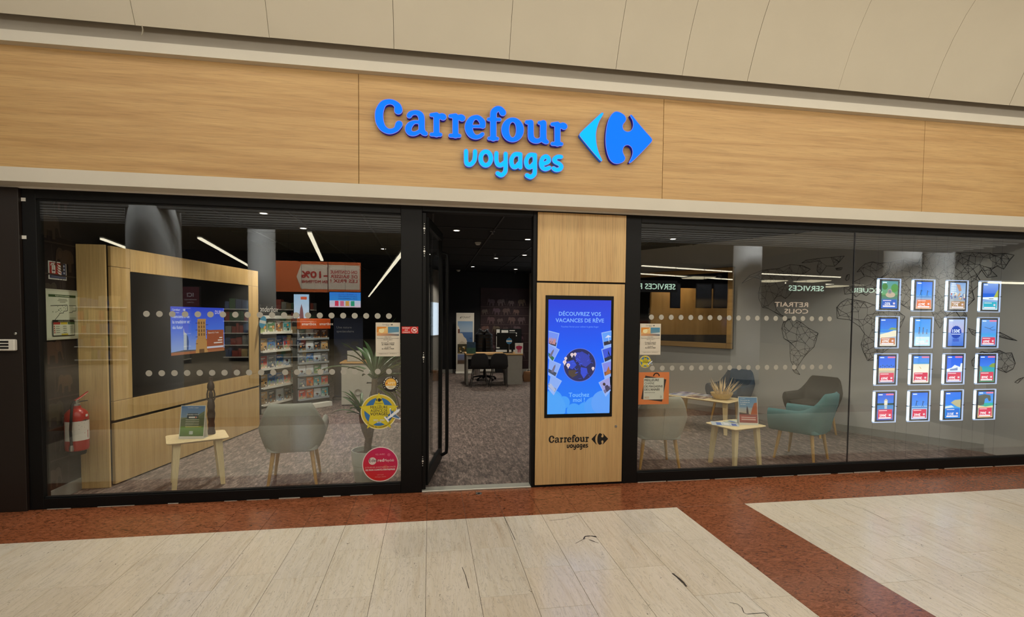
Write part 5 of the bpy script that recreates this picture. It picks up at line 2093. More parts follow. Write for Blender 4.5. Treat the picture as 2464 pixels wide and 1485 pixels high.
# no trolleys
a = Art()
w, h = .146, .062
a.rect(0, 0, w, h, '#c81f1a')
for k, s_ in enumerate(('INTERDIT', 'AUX', 'CHARIOTS')):
    a.text(s_, .040, h * .70 - k * .019, .017, '#f0d9d2', .02, 'CENTER', 0, .066 if k != 1 else .028)
a.disc(.112, h / 2, .027, '#f0dcd6', 26)
a.disc(.112, h / 2, .022, '#b81c18', 26)
a.poly([(.099, .040), (.126, .042), (.122, .024), (.104, .024)], '#ecd9d3')
a.disc(.106, .019, .003, '#ecd9d3', 8)
a.disc(.120, .019, .003, '#ecd9d3', 8)
a.line((.098, .046), (.127, .016), .004, '#f0dcd6', True)
glass_sheet('trolley_sign', a, -.250, 1.458, 'small red no-trolleys sticker on the black mullion beside the door', y=-.0005, base=rectback(w, h))


# =================================================================== GIFT BOX RACK
L0, L1 = onZ(630, 980, .12), onZ(724, 957, .12)
Q0, Q1 = onZ(727, 967, .15), onZ(799, 957, .15)
BOXCOL = [('blue', '#3f6fa8', '#c9b08a'), ('dark', '#20242c', '#8a6a4a'), ('white', '#b9c0c6', '#4a6a8a'), ('red', '#a8352c', '#d9c0a8'), ('green', '#3f6a4a', '#a8b07a'),
          ('sand', '#b99a6a', '#5a4a3a'), ('teal', '#3f8a90', '#c9d0c0'), ('brown', '#6a4a38', '#b98a5a'), ('grey', '#6f7680', '#3a3f4a'), ('orange', '#b9602c', '#3a3a3a')]
_covers = []
bw, bh, bd = .125, .17, .028
rb = random.Random(6)
bodym = MB().cbox(-bw / 2, bw / 2, 0, bd, 0, bh, .003).mesh('box_body', mat('gift_box_card', '#9aa0a6', .45))
for nm, c1, c2 in BOXCOL:
    a = Art(.0003)
    w, h = bw - .006, bh - .006
    a.rect(-w / 2, 0, w / 2, h * .45, c2, c1)
    a.rect(-w / 2, h * .45, w / 2, h, c1, tuple(min(1, x * 1.3) for x in lin(c1)), False)
    for k in range(5):
        x, y = rb.uniform(-w * .35, w * .35), rb.uniform(h * .15, h * .6)
        a.disc(x, y, rb.uniform(.008, .02), rb.choice(('#d9c9b0', '#7a4a38', '#3a5a7a', '#c98a4a', '#2a2a30', '#8aa07a')), 9)
    a.rect(-w * .4, h * .80, w * .25, h * .86, '#dfe0dc')
    a.rect(-w * .4, h * .72, w * .05, h * .755, '#cfd0cc')
    a.disc(w * .34, h * .10, .009, '#e6e6e0', 10)
    me_o = a.build('box_cover', GLOSSP, None, (0, -.0006, .003), (1, 0, 0), (0, 0, 1))
    _covers.append(me_o.data)
    bpy.data.objects.remove(me_o)
ORD = ('first', 'second', 'third', 'fourth', 'fifth', 'sixth')


def giftbox(loc, ang, k, label, group, sx=1.0, sz=1.0):
    t = thing('gift_box', label, 'gift box', loc, ang, group)
    t.scale = (sx, 1, sz)
    link('body', bodym, t)
    link('cover', _covers[k], t)


def bay(P0, P1, name, label, zs, white, header, nbox, htxt, hcol, tcol, bh_top):
    d = (P1 - P0)
    d.z = 0
    W_ = d.length
    an = math.atan2(d.y, d.x)
    t = thing(name, label, 'display rack', (P0.x, P0.y, 0), an)
    DK = mat('rack_charcoal', '#191a1c', .6)
    MB().box(-.03, W_ + .03, .20, .23, 0, bh_top).build('back_panel', DK, t)
    for x in (-.03, W_ + .012):
        MB().box(x, x + .018, .0 if white else .12, .21, 0, bh_top).build('side_panel', DK, t)
    MB().cbox(-.02, W_ + .02, .02, .2, 0, .08, .004).build('plinth', WHITE, t)
    hb = MB().cbox(0, W_, .0 if white else .03, .20, header[0], header[1], .006)
    hb.build('header', mat(name + '_header', hcol, .5), t)
    a = Art()
    for s_, xx, yy, sz in htxt:
        a.text(s_, xx, yy, sz, tcol, .006, 'LEFT', 0, None, 1.0, .25 if white else 0)
    a.build('header_lettering', PRINT, t, (0, (-.002 if white else .028), 0), (1, 0, 0), (0, 0, 1))
    for r_, z in enumerate(zs):
        if white:
            MB().cbox(0, W_, -.03, .20, z, z + .012, .003).build('shelf', WHITE, t)
            MB().box(0, W_, -.034, -.028, z - .004, z + .034).build('shelf_lip', WHITE, t)
            for k in range(nbox):
                x = W_ * (k + .62) / nbox
                MB().box(x - .022, x + .022, -.037, -.029, z + .028, z + .052).build('price_tag', WHITE, t)
        else:
            MB().box(0, W_, .085, .20, z, z + .006).build('shelf', mat('clear_shelf', '#8a9298', .2), t)
            MB().box(0, W_, .080, .085, z, z + .035).build('shelf_lip', mat('clear_shelf', '#8a9298', .2), t)
        for k in range(nbox):
            x = W_ * (k + .5) / nbox
            q = Matrix.Translation((P0.x, P0.y, 0)) @ Matrix.Rotation(an, 4, 'Z') @ Vector((x, .05 if white else .112, z + (.0125 if white else .0065)))
            ci = rb.randrange(len(BOXCOL))
            giftbox(q, an, ci, '%s gift box, %s from left on the %s shelf of the %s' % (BOXCOL[ci][0], ORD[k], ORD[r_], 'white-shelved rack' if white else 'orange-topped rack'), 'gift boxes on the display racks', W_ / nbox * .94 / bw, (.215 if white else .18) / bh)
    return t


bay(L0, L1, 'gift_rack', 'black gift box rack with white shelves beside the television wall', (1.315, 1.01, .72, .41, .13), True, (1.56, 1.615), 5,
    [], '#b9b9b2', '#e6e6e0', 1.80)
bay(Q0, Q1, 'orange_gift_rack', 'gift box rack with orange header next to the white-shelved rack', (1.20, .99, .78, .57, .36, .15), False, (1.39, 1.57), 4,
    [('smartbox', .02, 1.455, .072), ('smartbox', .36, 1.455, .072)], '#c2511c', '#efe3da', 1.57)
# script lettering above the white shelves
d = (L1 - L0)
an = math.atan2(d.y, d.x)
a = Art()
a.text('Wonderbox', .10, 1.68, .14, '#f0eee8', 0, 'LEFT', 0, .60, 1.0, .35)
a.build('script_lettering', PRINT, bpy.data.objects['gift_rack'], (0, .198, 0), (1, 0, 0), (0, 0, 1))
sp_ = MB().box(-.17, -.032, .0, .02, 0, 1.56)
o = sp_.build('script_side_board', mat('rack_charcoal', '#191a1c', .6), bpy.data.objects['gift_rack'])
a = Art()
a.text('Wonderbox', 0, 0, .115, '#cfccc4', 0, 'LEFT', R(90), .55, 1.0, .35)
a.build('side_lettering', PRINT, o, (-.06, -.0005, .30), (1, 0, 0), (0, 0, 1))
# blue oval hanger on the television wall edge
q = onP(619, 775, TVB, Vector((-TU.y, TU.x, 0)))
t = thing('oval_tag', 'light blue oval hang tag at the far edge of the television wall', 'hang tag', (TVB.x + .05, TVB.y + .02, q.z))
b = MB().lathe([(.075, 0), (.075, .004)], 28)
b.v = [(x * .62 + y * .18, -z, y * 1.15) for x, y, z in b.v]
b.build('oval_board', mat('oval_blue', '#4aa0d0', .5), t)
a = Art()
a.poly([(-.043, -.012), (.043, -.03), (.046, .012), (-.04, .03)], '#dfe8ec')
a.build('band', PRINT, t, (0, -.0045, 0), (1, 0, 0), (0, 0, 1))
MB().box(-.05, .0, .0, .004, -.01, .01).build('hook', STEEL, t)

# =================================================================== BANNERS, COUNTER, FAR DESK
def rollup(name, x, y, w, h, art, label, base=WHITE, ang=0.0, backm=WHITE):
    t = thing(name, label, 'banner', (x, y, 0), ang)
    MB().cbox(-w / 2 - .02, w / 2 + .02, -.07, .07, 0, .06, .012).build('foot', base, t)
    MB().box(-w / 2, w / 2, -.004, .004, .06, h).build('panel', backm, t)
    MB().cbox(-w / 2, w / 2, -.012, .012, h - .012, h + .012, .004).build('top_rail', base, t)
    MB().tube([(0, .03, .06), (0, .03, h)], .008, 8).build('pole', STEEL, t)
    if art:
        art.build('print', PRINT, t, (-w / 2, -.0045, .06), (1, 0, 0), (0, 0, 1))
    return t


a = Art()
w, h = .51, 1.68
a.rect(0, 0, w, h, '#c9c4b8')
a.text('PONANT', w / 2 + .02, h * .915, .085, '#5a544c', 0, 'CENTER', 0, .26)
a.poly([(.10, h * .915), (.13, h * .95), (.135, h * .915)], '#3a3632')
a.rect(.04, h * .50, w - .04, h * .68, '#3f5f8a', '#4a6a96')
a.rect(.04, h * .68, w - .04, h * .865, '#9fb0c0', '#6f8fb0', False)
a.poly([(.04, h * .46), (.04, h * .79), (.08, h * .76), (.11, h * .66), (.17, h * .66), (.22, h * .60), (.28, h * .57), (.32, h * .50), (.32, h * .46)], '#cfc4b2')
a.rect(.05, h * .66, .10, h * .73, '#6a3f30')
a.poly([(.06, h * .48), (.16, h * .53), (.28, h * .49), (.30, h * .45), (.06, h * .45)], '#b9ac98')
a.rect(.38, h * .572, .44, h * .58, '#26324a')
a.rect(.04, h * .315, w - .15, h * .475, '#3a3420')
for k in range(12):
    a.disc(.06 + rb.random() * .26, h * (.33 + .12 * rb.random()), .022, rb.choice(('#b98a2c', '#d9cfb0', '#4a3f24', '#8a6a24')), 9)
a.rect(.04, h * .14, w - .22, h * .30, '#6a5a4a', '#6f80a8')
a.rect(.04, h * .14, w - .22, h * .20, '#5a4636')
rollup('rollup_banner', 1.0, 9.9, .51, 1.74, a, 'tall white roll-up banner with sea and white dome photos at the back wall')
a = Art()
w, h = .54, 1.54
a.rect(0, 0, w, h, '#11151d', '#1c2b4c')
a.text('Une nature', .05, h * .86, .062, '#a8aab2', 0, 'LEFT')
a.text('spectaculaire', .05, h * .81, .062, '#a8aab2', 0, 'LEFT')
for k in range(9):
    a.disc(.06 + rb.random() * .42, h * (.45 + .28 * rb.random()), .07, rb.choice(('#2a3038', '#343a44', '#1f2a44')), 14, .045)
rollup('rollup_banner', -1.55, 5.5, .54, 1.60, a, 'dark blue roll-up banner about nature behind the white counter', BLACK2, 0, BLACK2)

COUNT = mat('counter_white', '#aaa79c', .5)
ct = thing('service_counter', 'white service counter with oak top behind the yucca plant', 'counter', (-1.28, 4.80, 0))
MB().cbox(-.29, .29, 0, .55, .02, .765, .004).build('body', COUNT, ct)
MB().cbox(-.315, .33, -.02, .58, .765, .79, .004).build('worktop', wood('counter_oak', '#c09558', '#a07742', 0, .5), ct)
MB().box(-.28, .28, .02, .53, 0, .02).build('plinth', BLACK2, ct)
b = MB().tube([(.055 * math.cos(2 * PI * i / 20), -.004, .25 + .055 * math.sin(2 * PI * i / 20)) for i in range(21)], .016, 8)
b.build('round_handle', mat('counter_handle', '#8f8d84', .4), ct)
t = thing('document_tray', 'white document tray on the oak counter top behind the plant', 'tray', (-1.37, 4.93, .79))
MB().box(-.12, .12, 0, .006, 0, .20).build('front_sheet', mat('tray_print', '#a9a79f', .5, var=.4, scale=25), t)
MB().box(-.12, -.115, 0, .14, 0, .18).build('side', WHITE, t)
MB().box(-.12, .12, .0, .14, 0, .006).build('base', WHITE, t)
MB().box(-.12, .12, .134, .14, 0, .18).build('rear', WHITE, t)


def visitor_chair(loc, ang, label, group=None):
    t = thing('visitor_chair', label, 'chair', (loc[0], loc[1], 0), ang, group)
    CH = mat('dark_shell', '#232427', .6)
    LG = mat('dark_thin_leg', '#2e2a27', .5, .3)
    n = 15
    rings = []
    # local: sits facing +y, backrest at -y
    for (y, z, hw, cup) in ((.22, .435, .19, .0), (.18, .45, .205, .01), (.05, .44, .215, .02), (-.10, .435, .215, .03), (-.17, .46, .215, .04), (-.20, .53, .212, .05), (-.215, .62, .205, .045), (-.225, .70, .19, .035), (-.232, .765, .155, .02), (-.235, .79, .10, .01)):
        r = []
        for i in range(n):
            u = -1 + 2 * i / (n - 1)
            r.append((hw * math.sin(u * PI / 2), y + cup * u * u * (1 if z > .5 else 0), z + cup * u * u * (1 if z <= .5 else 0)))
        rings.append(r)
    th = [[(x, y - (.012 if k > 4 else 0), z - (.012 if k <= 4 else 0)) for x, y, z in r] for k, r in enumerate(rings)]
    full = [r + list(reversed(q)) for r, q in zip(rings, th)]
    MB().loft(full).build('shell', CH, t, 60)
    for sx in (-1, 1):
        for sy in (-1, 1):
            MB().tube([(sx * .13, sy * .11 - .01, .43), (sx * .20, sy * .21 - .01, 0)], [.012, .008], 8).build('leg', LG, t, True)
    MB().tube([(-.13, -.12, .425), (.13, -.12, .425)], .009, 6).build('rail', LG, t)
    MB().tube([(-.13, .10, .425), (.13, .10, .425)], .009, 6).build('rail', LG, t)
    return t


visitor_chair((1.145, 7.22), R(0), 'dark shell visitor chair, left of the pair at the far desk')
visitor_chair((1.60, 7.22), R(0), 'dark shell visitor chair, right of the pair at the far desk')
visitor_chair((-.82, 4.55), R(40), 'dark chair with thin legs beside the white service counter')

DG = mat('desk_grey', '#8f8b82', .5)
dk = thing('desk', 'grey desk with oak-look top at the back of the shop', 'desk', (1.54, 7.45, 0))
MB().cbox(-.69, .70, 0, .75, .715, .745, .004).build('desktop', wood('desk_oak', '#c09a62', '#a57f4a', 0, .45), dk)
MB().cbox(-.675, -.635, .01, .74, 0, .715, .003).build('side_panel', DG, dk)
MB().cbox(.325, .685, .01, .74, 0, .715, .003).build('drawer_pedestal', DG, dk)
MB().box(-.635, .325, .30, .32, .35, .715).build('modesty_panel', mat('modesty_dark', '#3a3a3a', .6), dk)
MB().box(-.635, .325, .02, .04, .62, .715).build('apron', DG, dk)
oc = thing('office_chair', 'black swivel office chair behind the far desk', 'office chair', (1.40, 8.42, 0))
MB().lathe([(.03, .06), (.03, .25), (.022, .25), (.022, .45)], 12).build('gas_lift', BLACK2, oc)
for k in range(5):
    an = 2 * PI * k / 5 + .3
    c, s_ = math.cos(an), math.sin(an)
    MB().tube([(0, 0, .11), (.16 * c, .16 * s_, .095), (.31 * c, .31 * s_, .065)], [.026, .022, .016], 8).build('base_arm', BLACK2, oc, True)
    b = MB().lathe([(.03, -.018), (.032, 0), (.03, .018)], 14)
    b.v = [(x * s_ + z * c + .31 * c, -x * c * 1 + z * s_ + .31 * s_, y + .032) for x, y, z in b.v]
    b.build('castor', BLACK2, oc)
MB().cbox(-.23, .23, -.22, .24, .45, .52, .03).build('seat', BLACK2, oc, 60)
MB().cbox(-.20, .20, .22, .28, .62, 1.18, .03).build('backrest', BLACK2, oc, 60)
MB().tube([(0, .20, .46), (0, .30, .52), (0, .29, .66)], .02, 8).build('back_bracket', BLACK2, oc)
# padded vest over the chair back
VEST = mat('black_quilted_nylon', '#15161b', .35, var=.2)
vs_ = thing('quilted_vest', 'black quilted sleeveless jacket hung over the office chair', 'jacket', (1.40, 8.60, 0))
for sx in (-1, 1):
    rings = []
    for k in range(29):
        z = .70 + .60 * k / 28
        pf = .012 * abs(math.sin(k * PI / 4))
        top = smoothstep(1.16, 1.30, z)
        xo = .25 - .03 * math.sin((z - .7) * 4) - .13 * top
        xi = .045 - .02 * smoothstep(.9, 1.2, z) + .03 * top
        rings.append([(sx * xi, -.075 - pf, z), (sx * (xi + xo) / 2, -.095 - pf, z), (sx * xo, -.05, z), (sx * (xo + pf), .03, z), (sx * xo, .12, z), (sx * (xi + xo) / 2, .155 + pf, z), (sx * xi * .2, .16 + pf, z), (sx * xi * .2, .14, z), (sx * (xo - .03), .09, z), (sx * (xo - .03), -.03, z)])
    MB().loft(rings).build('front_panel', VEST, vs_, 70)
MB().tube([(.10 * math.cos(R(t)), .04 - .12 * math.sin(R(t)) * .7, 1.27 + .03 * math.cos(R(t) * 2)) for t in range(-30, 331, 24)], .035, 10).build('collar', VEST, vs_, 70)
# monitor etc. on the desk
mo_ = thing('monitor', 'black desktop monitor seen from behind on the far desk', 'monitor', (1.93, 7.86, .745))
MB().cbox(-.28, .20, 0, .03, .14, .50, .006).build('screen_back', BLACK2, mo_)
MB().tube([(0, -.01, .01), (0, -.015, .12), (0, -.005, .28)], .025, 10).build('neck', BLACK2, mo_)
MB().cbox(-.12, .12, -.10, .08, 0, .014, .004).build('stand_foot', BLACK2, mo_)
t = thing('round_badge', 'blue globe-like round badge in front of the monitor', 'badge', (1.93, 7.68, .745 + .30))
b = MB().lathe([(.075, 0), (.075, .004)], 26)
b.v = [(x, -z, y) for x, y, z in b.v]
b.build('disc', mat('badge_blue', '#2f6f9c', .5), t)
MB().box(-.07, .07, -.0055, -.004, -.018, .018).build('white_band', WHITE, t)
MB().box(-.008, .008, 0, .02, .07, .10).build('hook', STEEL, t)
MB().tube([(0, .012, -.30), (0, .012, -.04)], .005, 6).build('stand_rod', STEEL, t)
MB().lathe([(.045, -.30), (.045, -.293)], 16, (0, .012, 0)).build('stand_foot', STEEL, t)
a = Art()
a.rect(0, 0, .20, .26, '#d2cfc8')
a.text('voyages', .10, .222, .018, '#6a6460')
a.poly([(.02 + u * .16, .02 + v * .17) for u, v in ((.3, 0), (.42, 0), (.45, .4), (.5, .5), (.55, .4), (.58, 0), (.7, 0), (.72, .45), (.8, .5), (1, .7), (.95, .95), (.7, 1.0), (.5, 1.05), (.3, 1.0), (.05, .95), (0, .7), (.2, .5), (.28, .45))], '#a8244a')
cd_ = thing('elephant_card', 'white desk card with magenta elephant on the far desk', 'desk card', (2.06, 7.56, .745))
MB().box(0, .20, .0, .006, 0, .26).build('card', WHITE, cd_)
MB().box(.02, .18, .006, .09, 0, .004).build('foot', WHITE, cd_)
a.build('print', PRINT, cd_, (0, -.0008, 0), (1, 0, 0), (0, 0, 1))
bh2 = thing('leaflet_holder', 'clear leaflet holder with blue and green covers on the far desk', 'leaflet holder', (.99, 7.62, .745))
MB().box(-.11, .11, 0, .005, 0, .28).build('front', mat('holder_blue', '#33485c', .3, var=.5, scale=14), bh2)
MB().box(-.11, .11, -.03, -.026, 0, .14).build('lower_pocket', mat('holder_green', '#3f5f50', .3, var=.5, scale=14), bh2)
MB().box(-.11, .11, -.03, .06, 0, .005).build('base', WHITE, bh2)
kb = thing('papers', 'stack of oak-toned papers on the middle of the far desk', 'papers', (1.35, 7.70, .745))
MB().box(-.22, .20, -.12, .12, 0, .012).build('sheets', mat('tan_papers', '#b9986a', .6), kb)
# board behind with papers
nb = thing('pin_board', 'black board with white papers against the elephant wallpaper', 'board', (2.28, 10.12, 0))
MB().cbox(-.36, .40, 0, .06, .0, 1.30, .004).build('board', BLACK2, nb)
for (x0, x1, z0, z1) in ((-.35, -.25, 1.14, 1.28), (-.35, -.25, .72, 1.08), (-.20, .0, 1.12, 1.26), (.04, .20, 1.23, 1.26), (.04, .26, 1.15, 1.19), (.04, .26, 1.08, 1.12), (-.36, .10, .56, .68), (.16, .34, .56, .68)):
    MB().box(x0, x1, -.006, 0, z0, z1).build('paper', WHITE, nb)
wc = thing('low_cabinet', 'low white cabinet below the elephant wallpaper', 'cabinet', (1.60, 9.95, 0))
MB().cbox(-.25, .26, 0, .26, .06, .42, .004).build('body', WHITE, wc)
MB().box(-.24, .25, .02, .25, 0, .06).build('plinth', DG, wc)
wb_ = thing('waste_bin', 'small steel waste bin beside the roll-up banner', 'bin', (1.32, 9.62, 0))
MB().lathe([(.08, 0), (.095, .22), (.088, .22), (.075, .01)], 18).build('bucket', STEEL, wb_, 40)
bg = thing('paper_bag', 'brown paper bag on the floor right of the far desk', 'bag', (2.50, 8.05, 0))
MB().loft([[(-.13, -.08, 0), (.13, -.08, 0), (.13, .08, 0), (-.13, .08, 0)], [(-.15, -.09, .12), (.15, -.09, .12), (.15, .09, .12), (-.15, .09, .12)], [(-.12, -.05, .26), (.12, -.06, .24), (.12, .06, .26), (-.12, .05, .25)]]).build('body', mat('kraft_paper', '#8a6342', .8), bg, 50)
MB().tube([(-.05, 0, .25), (-.04, 0, .31), (.04, 0, .31), (.05, 0, .25)], .006, 6).build('handle', WHITE, bg)
lp = thing('backlit_frame', 'narrow bright backlit panel on the white partition beyond the door', 'light panel', (e7.x - .035, 9.2, 1.1))
MB().box(0, .013, -.35, .35, 0, .95).build('frame', WHITE, lp)
MB().box(-.004, 0, -.33, .33, .02, .93).build('glow', emis('panel_glow', (.75, .88, 1.0), 1.5), lp)

# =================================================================== YUCCA PLANT
POT = mat('glazed_pot', '#b9bcae', .35, var=.08)
yp = thing('yucca_plant', 'yucca plant with forked trunk in a two-tier pale pot by the door mullion', 'potted plant', (-.600, .400, 0))
MB().lathe([(.105, 0), (.122, .015), (.135, .16), (.135, .172), (.143, .178), (.150, .30), (.150, .312), (.140, .312), (.136, .27), (.02, .265)], 32).build('pot', POT, yp, 40)
MB().lathe([(.134, .255), (.134, .270), (.06, .282)], 24).build('soil', mat('bark_soil', '#3a2c20', .9, var=.5, scale=60, bmp=.5), yp)
BARK = mat('yucca_bark', '#5b4a3a', .85, var=.35, scale=35, bmp=.6)
MB().tube([(.0, 0, .26), (.006, 0, .36), (.02, .0, .46), (.045, .01, .60), (.06, .02, .80), (.07, .02, 1.0)], [.036, .034, .036, .034, .031, .028], 12).build('trunk', BARK, yp, True)
MB().tube([(.012, 0, .42), (-.02, -.005, .50), (-.045, -.01, .60), (-.05, -.01, .66)], [.032, .031, .029, .027], 12).build('trunk_fork', BARK, yp, True)
for k in range(9):
    z = .32 + k * .06
    x = np.interp(z, [.26, .36, .46, .58, .74, .88], [.0, .006, .02, .045, .06, .07])
    MB().tube([(x + .037 * math.cos(2 * PI * i / 14), .037 * math.sin(2 * PI * i / 14), z + .006 * math.sin(i)) for i in range(15)], .003, 5).build('bark_ring', BARK, yp)
LEAF = mat('yucca_leaf', '#2f5424', .4, var=.35, scale=8)
LEAF2 = mat('yucca_leaf_old', '#7a8a2c', .45, var=.3, scale=8)
ry = random.Random(31)


def strap(base, an, el, L_, w, droop, m):
    if math.sin(an) * L_ * .95 + .40 + base[1] < .09:
        an = -an
    c, s_ = math.cos(an), math.sin(an)
    n = 8
    vs, fs = [], []
    p = Vector(base)
    e = el
    side = Vector((-s_, c, 0))
    for i in range(n + 1):
        f = i / n
        ww = w * (0.35 + 2.6 * f * (1 - f) ** .8) if f < 1 else 0.001
        ww = min(ww, w)
        if i == n:
            ww = .0008
        up = Vector((-c * math.sin(e), -s_ * math.sin(e), math.cos(e)))
        vs += [p - side * ww / 2, p - up * ww * .22, p + side * ww / 2, p - up * (ww * .22 + .0012)]
        p = p + Vector((c * math.cos(e), s_ * math.cos(e), math.sin(e))) * (L_ / n)
        e -= droop / n * (0.4 + 1.4 * f)
    for i in range(n):
        a, b = i * 4, (i + 1) * 4
        fs += [(a, a + 1, b + 1, b), (a + 1, a + 2, b + 2, b + 1), (a + 2, a + 3, b + 3, b + 2), (a + 3, a, b, b + 3)]
    MB().add(vs, fs).build('leaf', m, yp, True)


for k in range(34):
    strap((.075, .02, .98 + .06 * ry.random()), ry.uniform(0, 2 * PI), R(ry.uniform(12, 85)), ry.uniform(.38, .62), ry.uniform(.038, .054), ry.uniform(.4, 1.4), LEAF if ry.random() < .7 else LEAF2)
for k in range(12):
    strap((-.05, -.01, .65), ry.uniform(R(90), R(270)), R(ry.uniform(20, 75)), ry.uniform(.22, .38), .03, ry.uniform(.5, 1.4), LEAF)
for k in range(8):
    strap((.09, .02, .92), ry.uniform(-.9, .9), R(ry.uniform(-30, 30)), ry.uniform(.2, .36), .036, ry.uniform(.8, 1.6), LEAF2)


# =================================================================== SUPERMARKET HALL FACING THE SHOP (seen only as reflections in the glass)
def mir(p):
    return Vector((p.x, .058 - p.y, p.z))


hc = MB().box(-22, 24, -34, -6.2, 6.2, 6.3).build('ceiling_hall', mat('hall_ceiling', '#a8a08c', .9))
struct(hc, 'dark high ceiling of the supermarket hall', 'ceiling')
hw_ = MB().box(-22, 24, -34, -33.8, 0, 6.2).box(-22.2, -22, -34, -6.2, 0, 6.2).box(24, 24.2, -34, -6.2, 0, 6.2).build('wall_hall', mat('hall_wall', '#1d1b19', .9))
struct(hw_, 'far dark wall of the supermarket hall', 'wall')
sl_ = MB().box(-11, 13, -4.35, -3.9, 3.40, 3.46).build('ceiling_edge', mat('hall_edge', '#8a8578', .8))
struct(sl_, 'dark strip of lowered ceiling along the hall side of the aisle', 'ceiling')
for k in range(8):
    y = -4.55 - k * .24
    MB().box(-11, 13, y - .04, y + .04, 3.36, 3.50).build('baffle', mat('baffle_dark', '#5f5b54', .7), sl_)

COLW = mat('white_column_paint', '#c9cac8', .6, var=.04)


def column(px0, px1, yv, label, h=6.2):
    a, b = onY(px0, 600, yv), onY(px1, 600, yv)
    w = b.x - a.x
    t = thing('column', label, 'column', ((a.x + b.x) / 2, -yv + .058, 0))
    MB().lathe([(w / 2, .12), (w / 2, h)], 28).build('shaft', COLW, t, True)
    MB().lathe([(w / 2 + .015, 0), (w / 2 + .015, .12)], 28).build('base_ring', mat('column_base', '#6f6c66', .5), t, True)


column(310, 432, 4.9, 'thick white column, nearest of those mirrored in the left window')
column(597, 662, 8.5, 'slim white column, farther of those mirrored in the left window')
column(1770, 1828, 7.2, 'white column mirrored just right of the framed black panel')
column(2140, 2204, 7.2, 'white column mirrored above the first column of lit posters')
column(2236, 2286, 8.0, 'slim white column mirrored above the second column of lit posters')

TUBE = emis('hall_tube_glow', (1.0, .90, .68), 7.0)


def tube_light(a, b, z, label, w=.07):
    A, B = mir(onZ(*a, z)), mir(onZ(*b, z))
    t = thing('tube_light', label, 'tube light', A, 0, 'hanging tube lights of the hall')
    d = B - A
    n = Vector((-d.y, d.x, 0)).normalized() * w
    M1 = MB()
    M1.loft([[tuple(n * -.5), tuple(n * .5), tuple(n * .5 + Vector((0, 0, .05))), tuple(n * -.5 + Vector((0, 0, .05)))],
             [tuple(d - n * .5), tuple(d + n * .5), tuple(d + n * .5 + Vector((0, 0, .05))), tuple(d - n * .5 + Vector((0, 0, .05)))]])
    M1.build('diffuser', TUBE, t)
    h2 = MB()
    h2.loft([[tuple(n * -.6 + Vector((0, 0, .05))), tuple(n * .6 + Vector((0, 0, .05))), tuple(n * .6 + Vector((0, 0, .09))), tuple(n * -.6 + Vector((0, 0, .09)))],
             [tuple(d - n * .6 + Vector((0, 0, .05))), tuple(d + n * .6 + Vector((0, 0, .05))), tuple(d + n * .6 + Vector((0, 0, .09))), tuple(d - n * .6 + Vector((0, 0, .09)))]])
    h2.build('housing', mat('tube_housing', '#8a867c', .5), t)
    for f in (.15, .85):
        q = d * f
        MB().tube([q + Vector((0, 0, .09)), q + Vector((0, 0, 6.2 - z))], .003, 5).build('hanger', BLACK2, t)


tube_light((480, 575), (600, 642), 4.2, 'long hall tube light mirrored above the middle of the television wall', .12)
tube_light((745, 563), (775, 628), 4.2, 'long hall tube light mirrored left of the orange banner', .12)
tube_light((968, 612), (880, 724), 3.1, 'long slanting hall tube light mirrored near the door mullion', .07)
tube_light((245, 577), (308, 600), 4.0, 'short hall tube light mirrored above the near corner of the television wall', .10)
tube_light((1545, 641), (1760, 655), 4.2, 'upper hall tube light mirrored over the framed black panel', .10)
tube_light((1540, 660), (1764, 674), 4.0, 'lower hall tube light mirrored over the framed black panel', .10)
tube_light((1832, 660), (2084, 671), 4.2, 'upper hall tube light mirrored over the world map', .10)
tube_light((1890, 682), (2120, 690), 3.6, 'lower hall tube light mirrored over the world map', .10)
tube_light((2380, 682), (2464, 684), 2.7, 'hall tube light mirrored right of the lit posters', .08)
PANELG = emis('hall_panel_glow', (1.0, .87, .58), 3.0)
for k, (x0, x1, y0, z, lb) in enumerate(((1930, 1968, 677, 3.6, 'above the mirrored services sign'), (1986, 2005, 690, 3.2, 'right of the mirrored services sign'), (1655, 1700, 669, 3.7, 'above the framed black panel'), (1828, 1868, 677, 3.7, 'left of the mirrored services sign'))):
    p, q = mir(onZ(x0, y0, z)), mir(onZ(x1, y0 + 2, z))
    t = thing('panel_light', 'square hall ceiling light mirrored ' + lb, 'ceiling light', ((p.x + q.x) / 2, p.y, z), 0, 'square ceiling lights of the hall')
    w = max(.3, abs(q.x - p.x) / 2)
    MB().box(-w, w, -.6, .6, 0, .03).build('diffuser', PANELG, t)
    MB().box(-w - .03, w + .03, -.63, .63, .03, .08).build('frame', STEEL, t)

# orange price banner (text reads normally from the shop, mirrored in the glass)
YB_ = 12.0
b0, b1 = mir(onY(868, 705, YB_)), mir(onY(663, 627, YB_))
W_, H_ = b0.x - b1.x, b1.z - b0.z
t = thing('price_banner', 'orange and white hanging banner about falling prices mirrored in the left window', 'banner', (b0.x, b0.y, b0.z))
MB().box(-W_, 0, -.03, 0, 0, H_).build('board', mat('banner_orange', '#c2602a', .6), t)
a = Art(.002)
x1 = W_ * .76
a.poly([(.03, H_ * .10), (x1 - .14, H_ * .10), (x1, H_ * .5), (x1 - .14, H_ * .9), (.03, H_ * .9)], '#cdbfae')
for k, s_ in enumerate(('ON CONTINUE', 'DE BAISSER', 'LES PRIX !')):
    a.text(s_, W_ * .20, H_ * .62 - k * H_ * .145, H_ * .15, '#a82c1c', .02, 'CENTER', 0, W_ * .32)
a.text('-10%', W_ * .55, H_ * .47, H_ * .30, '#a82c1c', .03, 'CENTER', 0, W_ * .30)
a.text('EN MOYENNE', W_ * .55, H_ * .30, H_ * .13, '#a82c1c', .02, 'CENTER', 0, W_ * .30)
